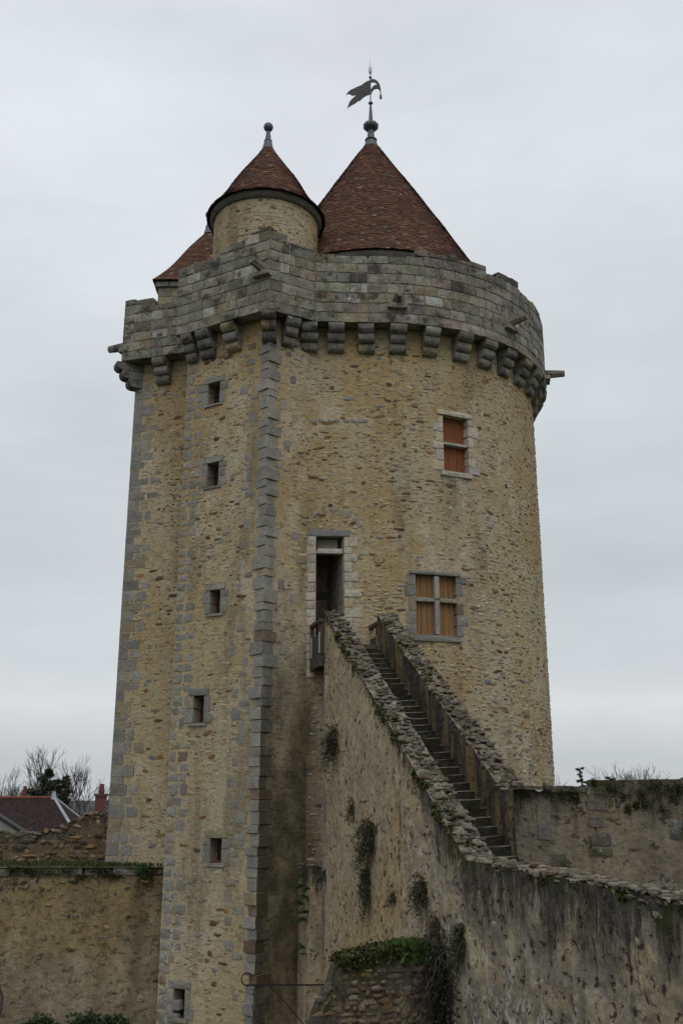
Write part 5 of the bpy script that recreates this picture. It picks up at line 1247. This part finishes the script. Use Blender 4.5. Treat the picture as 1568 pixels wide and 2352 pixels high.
# white gabled outbuilding at the picture's left edge
A1 = at(-90, 1820, 58); B1 = at(58, 1917, 58)
th = thing('white_outbuilding', 'white rendered gable with slate verge at the far left', 'house', (A1.x - 1, 60, GROUND)); sl = (A1.z - B1.z) / (B1.x - A1.x)
m = MB(); Bx = B1.x; m.v = [(A1.x, 58, A1.z - .06), (Bx, 58, B1.z - .06), (Bx, 58, GROUND), (2 * A1.x - Bx, 58, GROUND), (2 * A1.x - Bx, 58, B1.z - .06)] ; m.v += [(x, 58.6, z) for x, y, z in m.v]
m.f = [(0, 1, 2, 3, 4)[::-1], (5, 6, 7, 8, 9), (0, 1, 6, 5), (1, 2, 7, 6), (4, 3, 8, 9), (0, 4, 9, 5)]; m.build('wall', M_white, th)
for sg in (0, 1):
    m = MB(); e = .35
    xe, ze_ = (Bx + e, B1.z - sl * e) if sg == 0 else (2 * A1.x - Bx - e, B1.z - sl * e)
    m.add([(A1.x, 57.8, A1.z + .02), (xe, 57.8, ze_ + .02), (xe, 58.7, ze_ + .02), (A1.x, 58.7, A1.z + .02), (A1.x, 57.8, A1.z + .14), (xe, 57.8, ze_ + .14), (xe, 58.7, ze_ + .14), (A1.x, 58.7, A1.z + .14)], [(0, 1, 2, 3), (7, 6, 5, 4), (0, 4, 5, 1), (1, 5, 6, 2), (3, 2, 6, 7), (0, 3, 7, 4)]); m.build('roof', M_slate, th)

def bare_tree(label, base, height, spread, seed, trunk=None, group='bare trees behind the castle', levels=7, r0=.2, up=.5):
    rnd = random.Random(seed); th = thing('bare_tree', label, 'tree', base, group); tr_ = MB(); cr_ = MB(); cols = [(.075, .062, .055), (.06, .05, .046), (.09, .076, .066)]
    def grow(p, d, L, r, lev):
        pts = [p]; q = d.copy()
        for k in range(3):
            q = (q + Vector((rnd.gauss(0, .12), rnd.gauss(0, .12), rnd.gauss(.05, .08)))).normalized(); pts.append(pts[-1] + q * L / 3)
        (tr_ if lev < 2 else cr_).tube(pts, [r, r * .88, r * .78, r * .66], 5 if lev < 2 else 3, rnd.choice(cols), False)
        if lev >= levels: return
        nb = rnd.choice((2, 3, 3)) if lev else 4
        for k in range(nb):
            a = rnd.uniform(0, 6.28); tilt = rnd.uniform(.3, .75) * spread; ax = q.cross(Vector((rnd.gauss(0, 1), rnd.gauss(0, 1), rnd.gauss(0, 1)))).normalized()
            nd = (Matrix.Rotation(tilt, 3, ax) @ q + Vector((0, 0, up * .25))).normalized(); at_ = pts[-1] if k == 0 else pts[-1].lerp(pts[1], rnd.uniform(0, .8))
            grow(at_, nd, L * rnd.uniform(.62, .88), max(.015, r * rnd.uniform(.54, .72)), lev + 1)
    grow(Vector(base), Vector((0, 0, 1)), height * .30, r0, 0)
    tr_.build('trunk', M_leaf, th); cr_.build('crown', M_leaf, th, 'stuff'); return th
def gp(x, Y): return (at(x, 1853, Y).x, Y, GROUND)
bare_tree('slender bare tree nearest the keep, behind the red chimney', gp(190, 96), 13.6, .8, 11, r0=.24, up=.9)
bare_tree('tall bare tree behind the dark evergreen', gp(85, 104), 11.8, .85, 12, r0=.26)
bare_tree('bare tree at the far left edge behind the roof', gp(15, 98), 10.6, .85, 13, r0=.22)
bare_tree('twiggy bare tree beyond the evergreen, partly hidden', gp(135, 112), 11.6, .9, 14, r0=.22)
bare_tree('broad bare tree crown above the parapet wall on the right', gp(1465, 120), 13.8, .95, 15, r0=.24)
bare_tree('small bare tree top beside the keep on the right', gp(1288, 130), 13.0, .9, 16, r0=.2, levels=5)
def evergreen(label, base, top, rad, n, seed, shape='cedar', name='evergreen_tree', group='evergreens behind the castle'):
    rnd = random.Random(seed); th = thing(name, label, 'tree', base, group); b = Vector(base); H = top - b.z; m = MB(); st = MB()
    st.tube([b, b + Vector((.1, 0, H * .5)), b + Vector((0, 0, H * .97))], [.35, .22, .03], 7, (.05, .04, .032), False); st.build('trunk', M_leaf, th)
    nb = 46
    for k in range(nb):
        f = .25 + .74 * (k + rnd.random()) / nb; z = b.z + H * f
        L = rad * (1 - (f - .25) / .78) ** (.55 if shape == 'cedar' else .9) * rnd.uniform(.55, 1.15); L = max(L, .4) if shape != 'cedar' else L; a = rnd.uniform(0, 6.28); e = Vector((math.cos(a), math.sin(a), rnd.uniform(.0, .3))) * L
        o = Vector((b.x, b.y, z)); m.tube([o, o + e * .5 + Vector((0, 0, .1)), o + e], [.06, .04, .01], 3, (.05, .04, .03), False)
        for q in range(n // nb):
            u = rnd.random() ** .6; c = o + e * u + Vector((rnd.gauss(0, .25), rnd.gauss(0, .25), rnd.gauss(-.02, .13))) * (L * .35 + .15)
            leaf(m, c, e.normalized() * .8 + rdir() * .7, rnd.uniform(.16, .38) * (1 if shape == 'cedar' else .55), vary(pick([(3, (.048, .06, .034)), (3, (.06, .072, .044)), (1, (.075, .086, .052)), (2, (.03, .037, .022))]), .2, .08), .3)
    m.build('crown', M_leaf, th, 'stuff')
evergreen('dark spreading evergreen behind the tiled house roof', gp(100, 92), at(100, 1766, 92).z, 2.9, 16000, 3)
evergreen('second dark evergreen joined to the first, closer to the bare tree', gp(138, 93), at(138, 1783, 93).z, 1.9, 9000, 4)
evergreen('sparse narrow conifer tip above the parapet wall', gp(1338, 105), at(1336, 1762, 105).z, 1.9, 4200, 5, 'spruce')
evergreen('small dense conifer tip above the parapet notch', gp(1406, 100), at(1406, 1780, 100).z, 1.3, 5000, 6, 'spruce')
print('objects', len(bpy.data.objects), 'rubble on keep', nr)
